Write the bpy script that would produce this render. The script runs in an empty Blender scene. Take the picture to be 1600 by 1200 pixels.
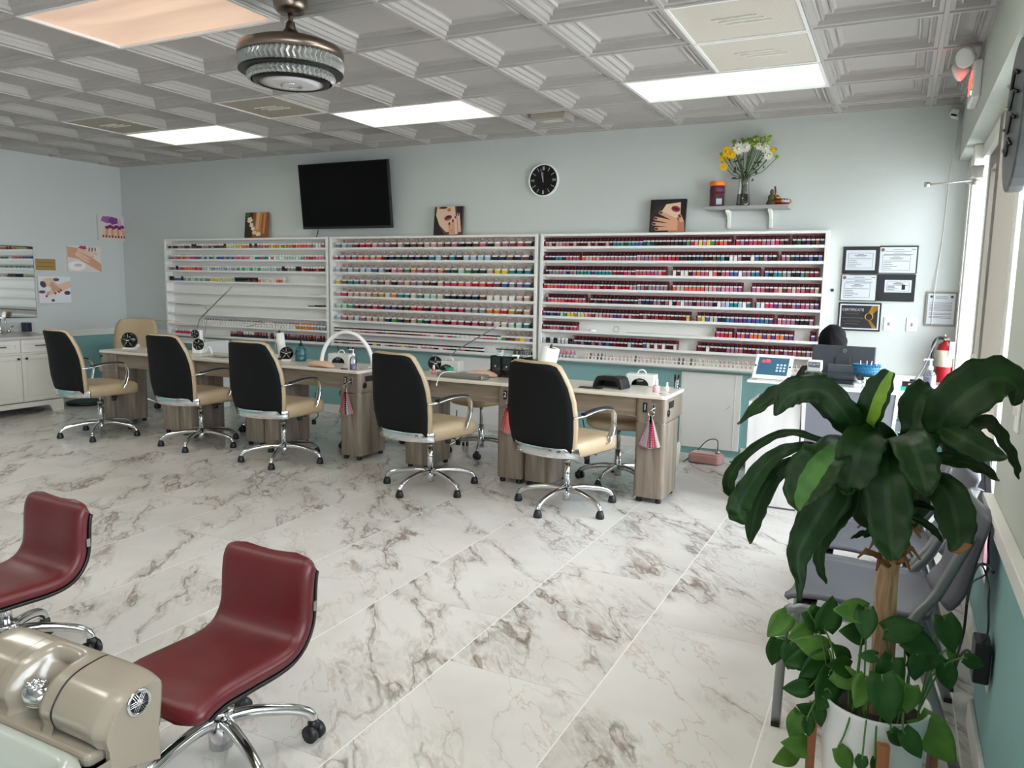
import bpy, bmesh, math, random
from mathutils import Vector, Matrix
S = bpy.context.scene
COL = S.collection
R = math.radians
PI = math.pi
random.seed(7)

# ------------------------------------------------------------------ camera
def _cam():
    a, b, c = -0.46083, -0.130247, 0.01774
    f = Vector((math.sin(a)*math.cos(b), math.cos(a)*math.cos(b), math.sin(b)))
    r = Vector((math.cos(a), -math.sin(a), 0)); u = r.cross(f)
    r2 = r*math.cos(c)+u*math.sin(c); u2 = -r*math.sin(c)+u*math.cos(c)
    cd = bpy.data.cameras.new('camera'); cd.lens = 27.045; cd.sensor_width = 36; cd.clip_start = 0.02
    o = bpy.data.objects.new('camera', cd); COL.objects.link(o)
    m = Matrix((( r2.x, u2.x, -f.x, 4.163), (r2.y, u2.y, -f.y, -3.180), (r2.z, u2.z, -f.z, 1.42), (0, 0, 0, 1)))
    o.matrix_world = m; S.camera = o
_cam()

# ------------------------------------------------------------------ world, light, exposure
w = bpy.data.worlds.new('world'); S.world = w; w.use_nodes = True
bg = w.node_tree.nodes['Background']; bg.inputs[0].default_value = (0.84, 0.925, 1.0, 1); bg.inputs[1].default_value = 9.0
S.view_settings.view_transform = 'Standard'; S.view_settings.look = 'None'
S.view_settings.gamma = 1; S.view_settings.use_curve_mapping = False
S.view_settings.exposure = 0.80
try:
    S.cycles.use_denoising = True
    S.cycles.max_bounces = 8; S.cycles.diffuse_bounces = 4; S.cycles.glossy_bounces = 4
    S.cycles.transmission_bounces = 6; S.cycles.transparent_max_bounces = 12
    S.cycles.caustics_reflective = False; S.cycles.caustics_refractive = False
    S.cycles.sample_clamp_indirect = 6
except Exception: pass
def portal(x, y0, y1, z0, z1):
    l = bpy.data.lights.new('window_portal', 'AREA'); l.shape = 'RECTANGLE'; l.size = z1-z0; l.size_y = y1-y0
    l.cycles.is_portal = True
    o = bpy.data.objects.new('window_portal', l); COL.objects.link(o); o.location = (x, (y0+y1)/2, (z0+z1)/2)
    o.rotation_euler = (0, R(90), 0)
portal(4.80, -0.35, 3.28, 0.05, 2.34)
portal(4.80, -6.4, -2.3, 0.8, 2.34)

# ------------------------------------------------------------------ materials
def lin(h):
    if isinstance(h, str):
        h = h.lstrip('#'); c = [int(h[i:i+2], 16)/255 for i in (0, 2, 4)]
    else: c = [v/255 for v in h]
    return tuple(v/12.92 if v <= .04045 else ((v+.055)/1.055)**2.4 for v in c)+(1,)
MT = {}
def mat(name, color='#808080', rough=.5, metal=0, spec=.5, emit=0, coat=0, noise=0, alpha=1, sheen=0):
    if name in MT: return MT[name]
    m = bpy.data.materials.new(name); m.use_nodes = True; nt = m.node_tree
    b = nt.nodes['Principled BSDF']; c = lin(color)
    b.inputs['Base Color'].default_value = c; b.inputs['Roughness'].default_value = rough
    b.inputs['Metallic'].default_value = metal; b.inputs['Specular IOR Level'].default_value = spec
    if coat: b.inputs['Coat Weight'].default_value = coat; b.inputs['Coat Roughness'].default_value = .1
    if emit: b.inputs['Emission Color'].default_value = c; b.inputs['Emission Strength'].default_value = emit
    if alpha < 1: b.inputs['Alpha'].default_value = alpha
    # every material carries a faint procedural variation
    tc = nt.nodes.new('ShaderNodeTexCoord'); n = nt.nodes.new('ShaderNodeTexNoise'); n.inputs['Scale'].default_value = 9
    mr = nt.nodes.new('ShaderNodeMapRange'); k = noise or .04
    mr.inputs['To Min'].default_value = max(0, rough-k); mr.inputs['To Max'].default_value = min(1, rough+k)
    nt.links.new(tc.outputs['Object'], n.inputs['Vector']); nt.links.new(n.outputs['Fac'], mr.inputs['Value'])
    nt.links.new(mr.outputs['Result'], b.inputs['Roughness'])
    m.diffuse_color = c; MT[name] = m; return m
def nodes(m): return m.node_tree.nodes, m.node_tree.links
def glassy(name, color='#ffffff', gloss=.12, tint=None):
    m = bpy.data.materials.new(name); m.use_nodes = True; nt = m.node_tree; nt.nodes.clear()
    out = nt.nodes.new('ShaderNodeOutputMaterial'); mx = nt.nodes.new('ShaderNodeMixShader')
    t = nt.nodes.new('ShaderNodeBsdfTransparent'); g = nt.nodes.new('ShaderNodeBsdfGlossy')
    t.inputs[0].default_value = lin(color); g.inputs['Roughness'].default_value = .03
    fr = nt.nodes.new('ShaderNodeLayerWeight'); fr.inputs[0].default_value = .25
    mr = nt.nodes.new('ShaderNodeMapRange'); mr.inputs['To Min'].default_value = gloss*.4; mr.inputs['To Max'].default_value = min(1, gloss*5)
    nt.links.new(fr.outputs['Fresnel'], mr.inputs['Value']); nt.links.new(mr.outputs[0], mx.inputs[0])
    nt.links.new(t.outputs[0], mx.inputs[1]); nt.links.new(g.outputs[0], mx.inputs[2]); nt.links.new(mx.outputs[0], out.inputs[0])
    MT[name] = m; return m
def ramp(nt, fac, stops):
    r = nt.nodes.new('ShaderNodeValToRGB'); e = r.color_ramp.elements
    while len(e) < len(stops): e.new(.5)
    for k, (p, c) in zip(e, stops): k.position = p; k.color = lin(c)
    nt.links.new(fac, r.inputs[0]); return r
def wood(name, scale, cols, rough=.45):
    m = mat(name, cols[1], rough); nt = m.node_tree; b = nt.nodes['Principled BSDF']
    tc = nt.nodes.new('ShaderNodeTexCoord'); mp = nt.nodes.new('ShaderNodeMapping'); mp.inputs['Scale'].default_value = scale
    n = nt.nodes.new('ShaderNodeTexNoise'); n.inputs['Scale'].default_value = 1; n.inputs['Detail'].default_value = 6; n.inputs['Distortion'].default_value = .6
    nt.links.new(tc.outputs['Object'], mp.inputs[0]); nt.links.new(mp.outputs[0], n.inputs[0])
    r = ramp(nt, n.outputs['Fac'], [(.3, cols[0]), (.5, cols[1]), (.7, cols[2])]); nt.links.new(r.outputs[0], b.inputs['Base Color'])
    return m
def marble_floor():
    m = mat('marble_tile', '#e0dcd2', .2, spec=.5); nt = m.node_tree; N = nt.nodes; L = nt.links; b = N['Principled BSDF']
    def nn(t, **k):
        x = N.new('ShaderNode'+t)
        for a, v in k.items(): setattr(x, a, v)
        return x
    def mth(op, a, bb=None, c=None):
        x = nn('Math', operation=op)
        for i, v in enumerate((a, bb, c)):
            if v is None: continue
            if isinstance(v, (int, float)): x.inputs[i].default_value = v
            else: L.new(v, x.inputs[i])
        return x.outputs[0]
    tc = nn('TexCoord'); sp = nn('SeparateXYZ'); L.new(tc.outputs['Object'], sp.inputs[0])
    X, Y = sp.outputs[0], sp.outputs[1]
    TW, TL = .565, 1.13
    u = mth('DIVIDE', mth('SUBTRACT', X, 2.742), TW); iu = mth('FLOOR', u); fu = mth('FRACT', u)
    v = mth('ADD', mth('DIVIDE', mth('ADD', Y, .81), TL), mth('MULTIPLY', iu, .38)); iv = mth('FLOOR', v); fv = mth('FRACT', v)
    cid = nn('CombineXYZ'); L.new(iu, cid.inputs[0]); L.new(iv, cid.inputs[1])
    wn = nn('TexWhiteNoise'); L.new(cid.outputs[0], wn.inputs['Vector'])
    off = nn('VectorMath', operation='SCALE'); L.new(wn.outputs['Color'], off.inputs[0]); off.inputs['Scale'].default_value = 14
    base = nn('VectorMath', operation='ADD'); L.new(tc.outputs['Object'], base.inputs[0]); L.new(off.outputs[0], base.inputs[1])
    mp = nn('Mapping'); mp.inputs['Rotation'].default_value = (0, 0, R(48)); L.new(base.outputs[0], mp.inputs[0])
    mp2 = nn('Mapping'); mp2.inputs['Scale'].default_value = (1.0, 2.6, 1); L.new(mp.outputs[0], mp2.inputs[0])
    # domain warp
    wz = nn('TexNoise'); wz.inputs['Scale'].default_value = 3.2; wz.inputs['Detail'].default_value = 5; L.new(mp2.outputs[0], wz.inputs[0])
    ws = nn('VectorMath', operation='SCALE'); L.new(wz.outputs['Color'], ws.inputs[0]); ws.inputs['Scale'].default_value = .55
    wp = nn('VectorMath', operation='ADD'); L.new(mp2.outputs[0], wp.inputs[0]); L.new(ws.outputs[0], wp.inputs[1])
    n1 = nn('TexNoise'); n1.inputs['Scale'].default_value = .85; n1.inputs['Detail'].default_value = 3.2; n1.inputs['Roughness'].default_value = .55; L.new(wp.outputs[0], n1.inputs[0])
    ridge = mth('ABSOLUTE', mth('SUBTRACT', n1.outputs['Fac'], .5))
    mk = nn('TexNoise'); mk.inputs['Scale'].default_value = 1.7; mk.inputs['Detail'].default_value = 2; L.new(base.outputs[0], mk.inputs[0])
    mask = nn('MapRange'); mask.inputs['From Min'].default_value = .36; mask.inputs['From Max'].default_value = .57; L.new(mk.outputs['Fac'], mask.inputs['Value'])
    wide = nn('MapRange'); wide.inputs['From Min'].default_value = .0; wide.inputs['From Max'].default_value = .072; wide.inputs['To Min'].default_value = 1; wide.inputs['To Max'].default_value = 0; L.new(ridge, wide.inputs['Value'])
    fine = nn('MapRange'); fine.inputs['From Min'].default_value = .0; fine.inputs['From Max'].default_value = .010; fine.inputs['To Min'].default_value = 1; fine.inputs['To Max'].default_value = 0; L.new(ridge, fine.inputs['Value'])
    tex = nn('TexNoise'); tex.inputs['Scale'].default_value = 16; tex.inputs['Detail'].default_value = 4; L.new(wp.outputs[0], tex.inputs[0])
    txm = nn('MapRange'); txm.inputs['From Min'].default_value = .35; txm.inputs['From Max'].default_value = .68; L.new(tex.outputs['Fac'], txm.inputs['Value'])
    fW = mth('MULTIPLY', mth('MULTIPLY', mth('MULTIPLY', wide.outputs[0], txm.outputs[0]), mask.outputs[0]), .85)
    fF = mth('MULTIPLY', fine.outputs[0], mth('MULTIPLY_ADD', mask.outputs[0], .5, .14))
    # second, thinner warm network
    n2 = nn('TexNoise'); n2.inputs['Scale'].default_value = 1.6; n2.inputs['Detail'].default_value = 4; L.new(wp.outputs[0], n2.inputs[0]); 
    o2 = nn('VectorMath', operation='ADD'); L.new(wp.outputs[0], o2.inputs[0]); o2.inputs[1].default_value = (7.3, 2.1, 4.4); L.new(o2.outputs[0], n2.inputs[0])
    r2 = mth('ABSOLUTE', mth('SUBTRACT', n2.outputs['Fac'], .5))
    f2 = nn('MapRange'); f2.inputs['From Max'].default_value = .009; f2.inputs['To Min'].default_value = 1; f2.inputs['To Max'].default_value = 0; L.new(r2, f2.inputs['Value'])
    mk2 = nn('MapRange'); mk2.inputs['From Min'].default_value = .6; mk2.inputs['From Max'].default_value = .42; L.new(mk.outputs['Fac'], mk2.inputs['Value'])
    f2v = mth('MULTIPLY', mth('MULTIPLY', f2.outputs[0], mk2.outputs[0]), .38)
    cl = nn('TexNoise'); cl.inputs['Scale'].default_value = 2.2; cl.inputs['Detail'].default_value = 3; L.new(base.outputs[0], cl.inputs[0])
    bc = ramp(nt, cl.outputs['Fac'], [(.3, '#cac6c0'), (.6, '#d8d5d0')])
    def mix(a, fac, col):
        x = nn('Mix', data_type='RGBA'); L.new(fac, x.inputs[0]); L.new(a, x.inputs[6]); x.inputs[7].default_value = lin(col); return x.outputs[2]
    c = mix(bc.outputs[0], fW, '#85766a'); c = mix(c, fF, '#6f6053'); c = mix(c, f2v, '#a07a62')
    # grout
    eu = mth('MULTIPLY', mth('MINIMUM', fu, mth('SUBTRACT', 1, fu)), TW); ev = mth('MULTIPLY', mth('MINIMUM', fv, mth('SUBTRACT', 1, fv)), TL)
    g1 = mth('LESS_THAN', eu, .0022); g2 = mth('MULTIPLY', mth('LESS_THAN', ev, .0014), .8)
    c = mix(c, mth('MULTIPLY', g1, .75), '#f4f2ee'); c = mix(c, mth('MULTIPLY', g2, .7), '#a39c90')
    L.new(c, b.inputs['Base Color'])
    rr = mth('MULTIPLY_ADD', cl.outputs['Fac'], .14, .14); L.new(rr, b.inputs['Roughness'])
    return m
M_FLOOR = marble_floor()
M_WALL = mat('wall_paint', '#cdd2d0', .7); M_TEAL = mat('teal_wall_paint', '#87b3b2', .6)
M_WALLR = mat('window_wall_paint', '#bfc6bd', .65)
M_TRIM = mat('white_trim', '#e9e8e2', .45); M_CEIL = mat('ceiling_tile', '#b3afac', .42)
M_WHITE = mat('white_laminate', '#edecea', .35); M_WHITEP = mat('white_plastic', '#f0f0ee', .3); M_RACK = mat('rack_white', '#efeeea', .4)
M_CREAM = mat('cream_table_top', '#ddd6c9', .22); M_BEIGE = mat('beige_vinyl', '#b7a182', .38); M_BEIGE2 = mat('beige_vinyl_piping', '#c6ab8e', .4)
M_MESH = mat('black_mesh_fabric', '#0b0d0f', .75, spec=.25); M_CHROME = mat('chrome', '#d9dadb', .12, 1, noise=.03); M_BLACK = mat('black_plastic', '#131417', .4)
M_BLACKG = mat('black_gloss', '#08090a', .12); M_GREY = mat('grey_plastic', '#5e6167', .45); M_STEEL = mat('brushed_steel', '#a6a39c', .32, 1)
M_PEWTER = mat('brushed_bronze_nickel', '#8a7d72', .3, 1); M_ALU = mat('aluminium_frame', '#b9b4ab', .38, .6); M_ALUD = mat('dark_frame', '#6c655a', .5, .3)
M_RED = mat('burgundy_vinyl', '#56151a', .42); M_REDD = mat('black_shell', '#120e10', .4)
M_SPA = mat('taupe_spa_shell', '#8a8172', .22, coat=.35); M_SPAW = mat('spa_bowl_white', '#a2a69c', .2, coat=.3)
M_WOODV = wood('grey_wood_upright', (14, 14, 1.3), ['#665a4f', '#887b6d', '#a3978a']); M_WOODH = wood('grey_wood_across', (1.3, 14, 14), ['#665a4e', '#867a6b', '#9e9284'])
M_OAK = wood('brown_wood', (20, 20, 2), ['#6b3d22', '#8a5230', '#a0673f'])
M_GLASS = glassy('clear_glass'); M_GLASSG = glassy('green_edge_glass', '#cfe6df', .2); M_ACRY = glassy('clear_acrylic', '#e8eef0', .25)
M_BLUEGL = glassy('blue_gel', '#2f6fb8', .3); M_TEALGL = glassy('teal_liquid', '#1f7d86', .3); M_PURPGL = glassy('lilac_liquid', '#c2aedb', .25); M_PINKGL = glassy('pink_liquid', '#f0a8b4', .25); M_GREENGL = glassy('green_plastic_clear', '#3c9c78', .25)
M_PAPER = mat('paper', '#ccd0d6', .7); M_INK = mat('printed_ink', '#3f444c', .7); M_TOWEL = mat('paper_towel', '#f2f0ec', .85)
M_LED = mat('led_white_tube', '#f6f4f2', .4); M_SKIN = mat('skin', '#c99a7c', .5); M_HAIR = mat('black_hair', '#050506', .8, spec=.2); M_SHIRT = mat('dark_shirt', '#17171b', .8)
M_CABINET = mat('cabinet_paint', '#dcd9d0', .42); M_COUNTER = mat('grey_stone', '#c2bfba', .25); M_KNOB = mat('dark_knob', '#3b342e', .35, .7)
M_MIRROR = mat('mirror', '#e6eae8', .03, 1, noise=.01); M_GOLD = mat('gold', '#b58e3c', .3, .9)

# ------------------------------------------------------------------ mesh builder
class MB:
    def __init__(s): s.v = []; s.f = []; s.m = []; s.sm = []
    def add(s, vs, fs, mi=0, smooth=False):
        o = len(s.v); s.v += [tuple(v) for v in vs]
        for f in fs: s.f.append([i+o for i in f]); s.m.append(mi); s.sm.append(smooth)
        return s
    def box(s, x0, x1, y0, y1, z0, z1, mi=0):
        x0, x1 = min(x0, x1), max(x0, x1); y0, y1 = min(y0, y1), max(y0, y1); z0, z1 = min(z0, z1), max(z0, z1)
        return s.add([(x0,y0,z0),(x1,y0,z0),(x1,y1,z0),(x0,y1,z0),(x0,y0,z1),(x1,y0,z1),(x1,y1,z1),(x0,y1,z1)],
                     [(0,3,2,1),(4,5,6,7),(0,1,5,4),(1,2,6,5),(2,3,7,6),(3,0,4,7)], mi)
    def obox(s, c, size, rot=(0,0,0), mi=0):
        from mathutils import Euler
        e = Euler(rot).to_matrix(); c = Vector(c); vs = []
        for dz in (-.5,.5):
            for dx, dy in ((-.5,-.5),(.5,-.5),(.5,.5),(-.5,.5)): vs.append(c+e@Vector((dx*size[0], dy*size[1], dz*size[2])))
        return s.add(vs, [(0,3,2,1),(4,5,6,7),(0,1,5,4),(1,2,6,5),(2,3,7,6),(3,0,4,7)], mi)
    def lathe(s, prof, c=(0,0,0), n=16, mi=0, axis='z', smooth=True, sx=1, sy=1, cap=True):
        vs = []; fs = []
        for r, z in prof:
            for k in range(n):
                a = 2*PI*k/n; p = (r*math.cos(a)*sx, r*math.sin(a)*sy, z)
                if axis == 'y': p = (p[0], -p[2], p[1])
                elif axis == 'x': p = (p[2], p[0], p[1])
                vs.append((c[0]+p[0], c[1]+p[1], c[2]+p[2]))
        for j in range(len(prof)-1):
            for k in range(n): fs.append((j*n+k, j*n+(k+1)%n, (j+1)*n+(k+1)%n, (j+1)*n+k))
        s.add(vs, fs, mi, smooth)
        if cap:
            b = len(s.v)-len(vs)
            if prof[0][0] > 1e-5: s.f.append([b+k for k in range(n)][::-1]); s.m.append(mi); s.sm.append(False)
            if prof[-1][0] > 1e-5: s.f.append([b+(len(prof)-1)*n+k for k in range(n)]); s.m.append(mi); s.sm.append(False)
        return s
    def tube(s, pts, r, n=8, mi=0, flat=None, smooth=True, closed=False):
        P = [Vector(p) for p in pts]; k = len(P); rs = r if isinstance(r, (list, tuple)) else [r]*k
        vs = []; fs = []; up = None
        for i in range(k):
            if closed: t = (P[(i+1) % k]-P[i-1]).normalized()
            else: t = ((P[i+1] if i < k-1 else P[i])-(P[i-1] if i else P[i])).normalized()
            if up is None:
                h = Vector((0,0,1)) if abs(t.z) < .9 else Vector((1,0,0)); a = t.cross(h).normalized()
            else: a = (up-t*up.dot(t)).normalized()
            up = a; b = a.cross(t).normalized()
            ra, rb = (rs[i], rs[i]) if flat is None else (rs[i], rs[i]*flat)
            for q in range(n):
                an = 2*PI*q/n; vs.append(P[i]+a*math.cos(an)*ra+b*math.sin(an)*rb)
        m_ = k if closed else k-1
        for i in range(m_):
            for q in range(n): fs.append((i*n+q, ((i+1) % k)*n+q, ((i+1) % k)*n+(q+1)%n, i*n+(q+1)%n))
        if not closed: fs += [tuple(range(n)), tuple(range((k-1)*n, k*n))[::-1]]
        return s.add(vs, fs, mi, smooth)
    def cyl(s, p0, p1, r0, r1=None, n=12, mi=0): return s.tube([p0, p1], [r0, r0 if r1 is None else r1], n, mi)
    def prism(s, poly, z0, z1, mi=0, plane='xy', smooth=False):
        n = len(poly)
        def T(a, b, z): return (a, b, z) if plane == 'xy' else ((a, z, b) if plane == 'xz' else (z, a, b))
        vs = [T(a, b, z0) for a, b in poly]+[T(a, b, z1) for a, b in poly]
        s.add(vs, [tuple(range(n))[::-1], tuple(range(n, 2*n))], mi)
        b = len(s.v)-2*n
        for i in range(n): s.f.append([b+i, b+(i+1)%n, b+n+(i+1)%n, b+n+i]); s.m.append(mi); s.sm.append(smooth)
        return s
    def loft(s, rings, mi=0, smooth=True, caps=True, closed=True):
        n = len(rings[0]); vs = [v for r in rings for v in r]; fs = []
        for j in range(len(rings)-1):
            for k in range(n if closed else n-1): fs.append((j*n+k, j*n+(k+1)%n, (j+1)*n+(k+1)%n, (j+1)*n+k))
        if caps and closed: fs += [tuple(range(n))[::-1], tuple(range((len(rings)-1)*n, len(rings)*n))]
        return s.add(vs, fs, mi, smooth)
    def build(s, name, mats, parent=None, loc=(0,0,0), bevel=0, seg=2, sub=0, rotz=0):
        me = bpy.data.meshes.new(name); me.from_pydata(s.v, [], s.f)
        for m in (mats if isinstance(mats, (list, tuple)) else [mats]): me.materials.append(m)
        me.polygons.foreach_set('material_index', s.m); me.polygons.foreach_set('use_smooth', s.sm)
        bm = bmesh.new(); bm.from_mesh(me); bmesh.ops.recalc_face_normals(bm, faces=bm.faces); bm.to_mesh(me); bm.free()
        me.update(); o = bpy.data.objects.new(name, me); COL.objects.link(o)
        if parent: o.parent = parent
        o.location = loc
        if rotz: o.rotation_euler = (0,0,rotz)
        if bevel:
            b = o.modifiers.new('bevel', 'BEVEL'); b.width = bevel; b.segments = seg; b.limit_method = 'ANGLE'; b.angle_limit = R(40)
        if sub:
            b = o.modifiers.new('subsurf', 'SUBSURF'); b.levels = sub; b.render_levels = sub
        return o
def tag(o, label=None, cat=None, group=None, kind=None):
    if label: o['label'] = label
    if cat: o['category'] = cat
    if group: o['group'] = group
    if kind: o['kind'] = kind
    return o
def thing(name, label, cat, loc=(0,0,0), rz=0, group=None):
    o = bpy.data.objects.new(name, None); COL.objects.link(o); o.empty_display_size = .1
    o.location = loc; o.rotation_euler = (0,0,rz); return tag(o, label, cat, group)
def kids(o): return [c for c in bpy.data.objects if c.parent == o]
def dup(o, loc=None, rz=None, label=None, parent=None):
    c = o.copy(); COL.objects.link(c)
    if parent: c.parent = parent
    for k in list(o.children): dup(k, parent=c)
    if loc is not None: c.location = loc
    if rz is not None: c.rotation_euler = (0,0,rz)
    if label: c['label'] = label
    return c
def struct(o): o['kind'] = 'structure'; return o
def text(s, size, m, parent, loc, rot, name='lettering', ext=.0006, align='CENTER'):
    c = bpy.data.curves.new(name, 'FONT'); c.body = s; c.size = size; c.extrude = ext; c.align_x = align; c.align_y = 'CENTER'
    tmp = bpy.data.objects.new(name+'_curve', c); COL.objects.link(tmp); bpy.context.view_layer.update()
    me = bpy.data.meshes.new_from_object(tmp.evaluated_get(bpy.context.evaluated_depsgraph_get())); bpy.data.objects.remove(tmp)
    me.materials.clear(); me.materials.append(m)
    o = bpy.data.objects.new(name, me); COL.objects.link(o); o.parent = parent; o.location = loc; o.rotation_euler = rot
    return o
def arc(cx, cz, r, a0, a1, n, y=0, plane='xz'):
    out = []
    for i in range(n+1):
        a = R(a0+(a1-a0)*i/n); p = (cx+r*math.cos(a), cz+r*math.sin(a))
        out.append((p[0], y, p[1]) if plane == 'xz' else (y, p[0], p[1]))
    return out
def rrect(x0, x1, y0, y1, r, n=4):
    out = []
    for cx, cy, a in ((x1-r,y1-r,0),(x0+r,y1-r,90),(x0+r,y0+r,180),(x1-r,y0+r,270)):
        for i in range(n+1): t = R(a+90*i/n); out.append((cx+r*math.cos(t), cy+r*math.sin(t)))
    return out
def spline(pts, n=6):
    P = [Vector(p) for p in pts]; out = []
    for i in range(len(P)-1):
        p0, p1, p2, p3 = P[max(i-1,0)], P[i], P[i+1], P[min(i+2, len(P)-1)]
        for k in range(n):
            t = k/n; out.append(.5*((2*p1)+(p2-p0)*t+(2*p0-5*p1+4*p2-p3)*t*t+(3*p1-p0-3*p2+p3)*t**3))
    out.append(P[-1]); return out
# ------------------------------------------------------------------ the room
XL, XR, YB, YF, H = -4.46, 4.48, 3.31, -7.0, 2.735
XO = 4.78           # outer side of the window wall
RAIL = .715
struct(MB().box(XL-.1, XO, YF-.1, YB+.1, -.05, 0).build('floor', M_FLOOR))
def wall2(name, boxes_lo, boxes_hi, m_hi=M_WALL):
    b = MB()
    for q in boxes_lo: b.box(*q, mi=1)
    for q in boxes_hi: b.box(*q, mi=0)
    return struct(b.build(name, [m_hi, M_TEAL]))
wall2('wall_back', [(XL-.1, XO+.02, YB, YB+.1, 0, RAIL)], [(XL-.1, XO+.02, YB, YB+.1, RAIL, H+.1)])
wall2('wall_left', [(XL-.1, XL, YF, YB, 0, RAIL)], [(XL-.1, XL, YF, YB, RAIL, H+.1)])
wall2('wall_front', [], [(XL-.1, XO, YF-.1, YF, 0, H+.1)])
HD = 2.345
YW = -.36           # near edge of the first opening
wall2('wall_right', [(XR, XO, YF, YW, 0, RAIL), (XR+.06, XO-.06, YW, 1.12, 0, .42)],
      [(XR, XO, YF, -6.45, RAIL, HD), (XR, XO, -2.2, YW, RAIL, HD), (XR, XO, YF, YB, HD, H+.1)], M_WALLR)
# chair rails and baseboards
def rail(name, pts, z0=RAIL, z1=.785, d=.022):
    b = MB()
    for (x0, x1, y0, y1) in pts:
        b.box(x0, x1, y0, y1, z0, z1-.012)
        e = .008; b.box(x0-(e if x1-x0 < .05 else 0), x1+(0 if x1-x0 < .05 and x0 > 0 else (e if x1-x0 < .05 else 0)), y0-(e if y1-y0 < .05 else 0), y1, z1-.022, z1)
    return struct(b.build(name, M_TRIM, bevel=.003))
rail('trim_1', [(XL, XL+.022, 2.14, YB)]); rail('trim_2', [(XL, -3.66, YB-.022, YB)]); rail('trim_3', [(3.70, 4.58, YB-.022, YB)])
rail('trim_4', [(XR-.022, XR, YF, YW)])
struct(MB().box(XL, 2.55, YB-.014, YB, 0, .09).box(3.08, 4.55, YB-.014, YB, 0, .09).build('baseboard_back', M_TRIM, bevel=.003))
struct(MB().box(XL, XL+.014, 2.1, YB, 0, .09).build('baseboard_left', M_TRIM, bevel=.003))
struct(MB().box(XR-.014, XR, YF, YW, 0, .09).box(XR+.044, XR+.06, YW, 1.12, 0, .09).build('baseboard_right', M_TRIM, bevel=.003))

# ---- ceiling with moulded panels
T = .61
LIGHTS = [(-4,3),(0,3),(4,3),(0,-1),(-4,-1),(4,-1),(-4,-5),(0,-5),(4,-5)]
VENTS = [(5,1),(5,2),(-1,2),(-4,2)]
skip = set(VENTS)
for i, j in LIGHTS: skip |= {(i,j),(i+1,j)}
RING = [(0,0),(.011,0),(.013,.008),(.034,.010),(.040,.028),(.050,.034),(.056,.024),(.064,.022),(.070,.046),(.098,.056),(.104,.040),(.112,.038),(.118,.052),(.128,.056)]
cb = MB()
def tile(x0, x1, y0, y1):
    q = min((x1-x0)/2, (y1-y0)/2)-.004; rings = [r for r in RING if r[0] < q]
    vs = []; 
    for t, d in rings: vs += [(x0+t,y0+t,H+d),(x1-t,y0+t,H+d),(x1-t,y1-t,H+d),(x0+t,y1-t,H+d)]
    fs = []
    for k in range(len(rings)-1):
        for c in range(4): fs.append((4*k+c, 4*k+(c+1)%4, 4*k+4+(c+1)%4, 4*k+4+c))
    b = 4*(len(rings)-1); fs.append((b,b+1,b+2,b+3)); cb.add(vs, fs)
for i in range(-8, 8):
    for j in range(-12, 6):
        x0, x1, y0, y1 = max(i*T, XL), min((i+1)*T, XR), max(j*T, YF), min((j+1)*T, YB)
        if x1-x0 < .03 or y1-y0 < .03: continue
        if (i,j) in skip: continue
        tile(x0, x1, y0, y1)
cb.add([(XL-.1,YF-.1,H+.16),(XO,YF-.1,H+.16),(XO,YB+.1,H+.16),(XL-.1,YB+.1,H+.16)], [(0,1,2,3)])
struct(cb.build('ceiling', M_CEIL))
# ---- fluorescent panels
def lampmat(name, col, e):
    m = mat(name, col, .5, emit=e); nt = m.node_tree; b = nt.nodes['Principled BSDF']
    tc = nt.nodes.new('ShaderNodeTexCoord'); mp = nt.nodes.new('ShaderNodeMapping'); mp.inputs['Scale'].default_value = (.6, 6, 1)
    n = nt.nodes.new('ShaderNodeTexNoise'); n.inputs['Scale'].default_value = 1.2; mr = nt.nodes.new('ShaderNodeMapRange')
    mr.inputs['To Min'].default_value = e*.7; mr.inputs['To Max'].default_value = e*1.25; mr.inputs['From Min'].default_value = .3; mr.inputs['From Max'].default_value = .7
    L = nt.links; L.new(tc.outputs['Object'], mp.inputs[0]); L.new(mp.outputs[0], n.inputs[0]); L.new(n.outputs['Fac'], mr.inputs['Value']); L.new(mr.outputs[0], b.inputs['Emission Strength'])
    return m
LM = {'w': lampmat('lit_diffuser_green_white', '#eef3e0', 1.15), 's': lampmat('lit_diffuser_salmon', '#dfbfa8', .38), 'c': lampmat('lit_diffuser_cool', '#dbe8da', .62), 'o': lampmat('added_fill_diffuser', '#f5f1e8', 7.0)}  # 'o' is the strong diffuser of the added out-of-view panels
LL = {(-4,3): ('w','lit ceiling panel over the manicure tables at the sink cabinet end'), (0,3): ('w','lit ceiling panel in front of the television, over the middle tables'),
      (4,3): ('c','pale green lit ceiling panel next to the perforated air vents'), (0,-1): ('s','salmon tinted ceiling light panel beside the crystal fan'),
      (-4,-1): ('o','added unseen fill panel over the empty floor before the sink cabinet'), (4,-1): ('o','added unseen fill panel above the waiting chairs, in front of the air vents'),
      (-4,-5): ('o','added unseen fill panel in the front corner furthest from the windows'), (0,-5): ('o','added unseen fill panel in the middle of the front of the salon'), (4,-5): ('o','added unseen fill panel at the front by the window wall')}  # the 'o' panels are unseen, added to brighten the room
for (i,j) in LIGHTS:
    k, lab = LL[(i,j)]
    t = thing('ceiling_light', lab, 'ceiling light', (i*T+T, j*T+T/2, H), group='fluorescent ceiling panels')
    b = MB(); W, D = T-.002, T/2-.002
    for q in ((-W,W,-D,-D+.02),(-W,W,D-.02,D),(-W,-W+.02,-D+.02,D-.02),(W-.02,W,-D+.02,D-.02)): b.box(q[0],q[1],q[2],q[3],-.004,.02)
    b.build('frame', M_WHITE, t); MB().box(-W+.021, W-.021, -D+.021, D-.021, .010, .014).build('diffuser', LM[k], t)
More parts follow.
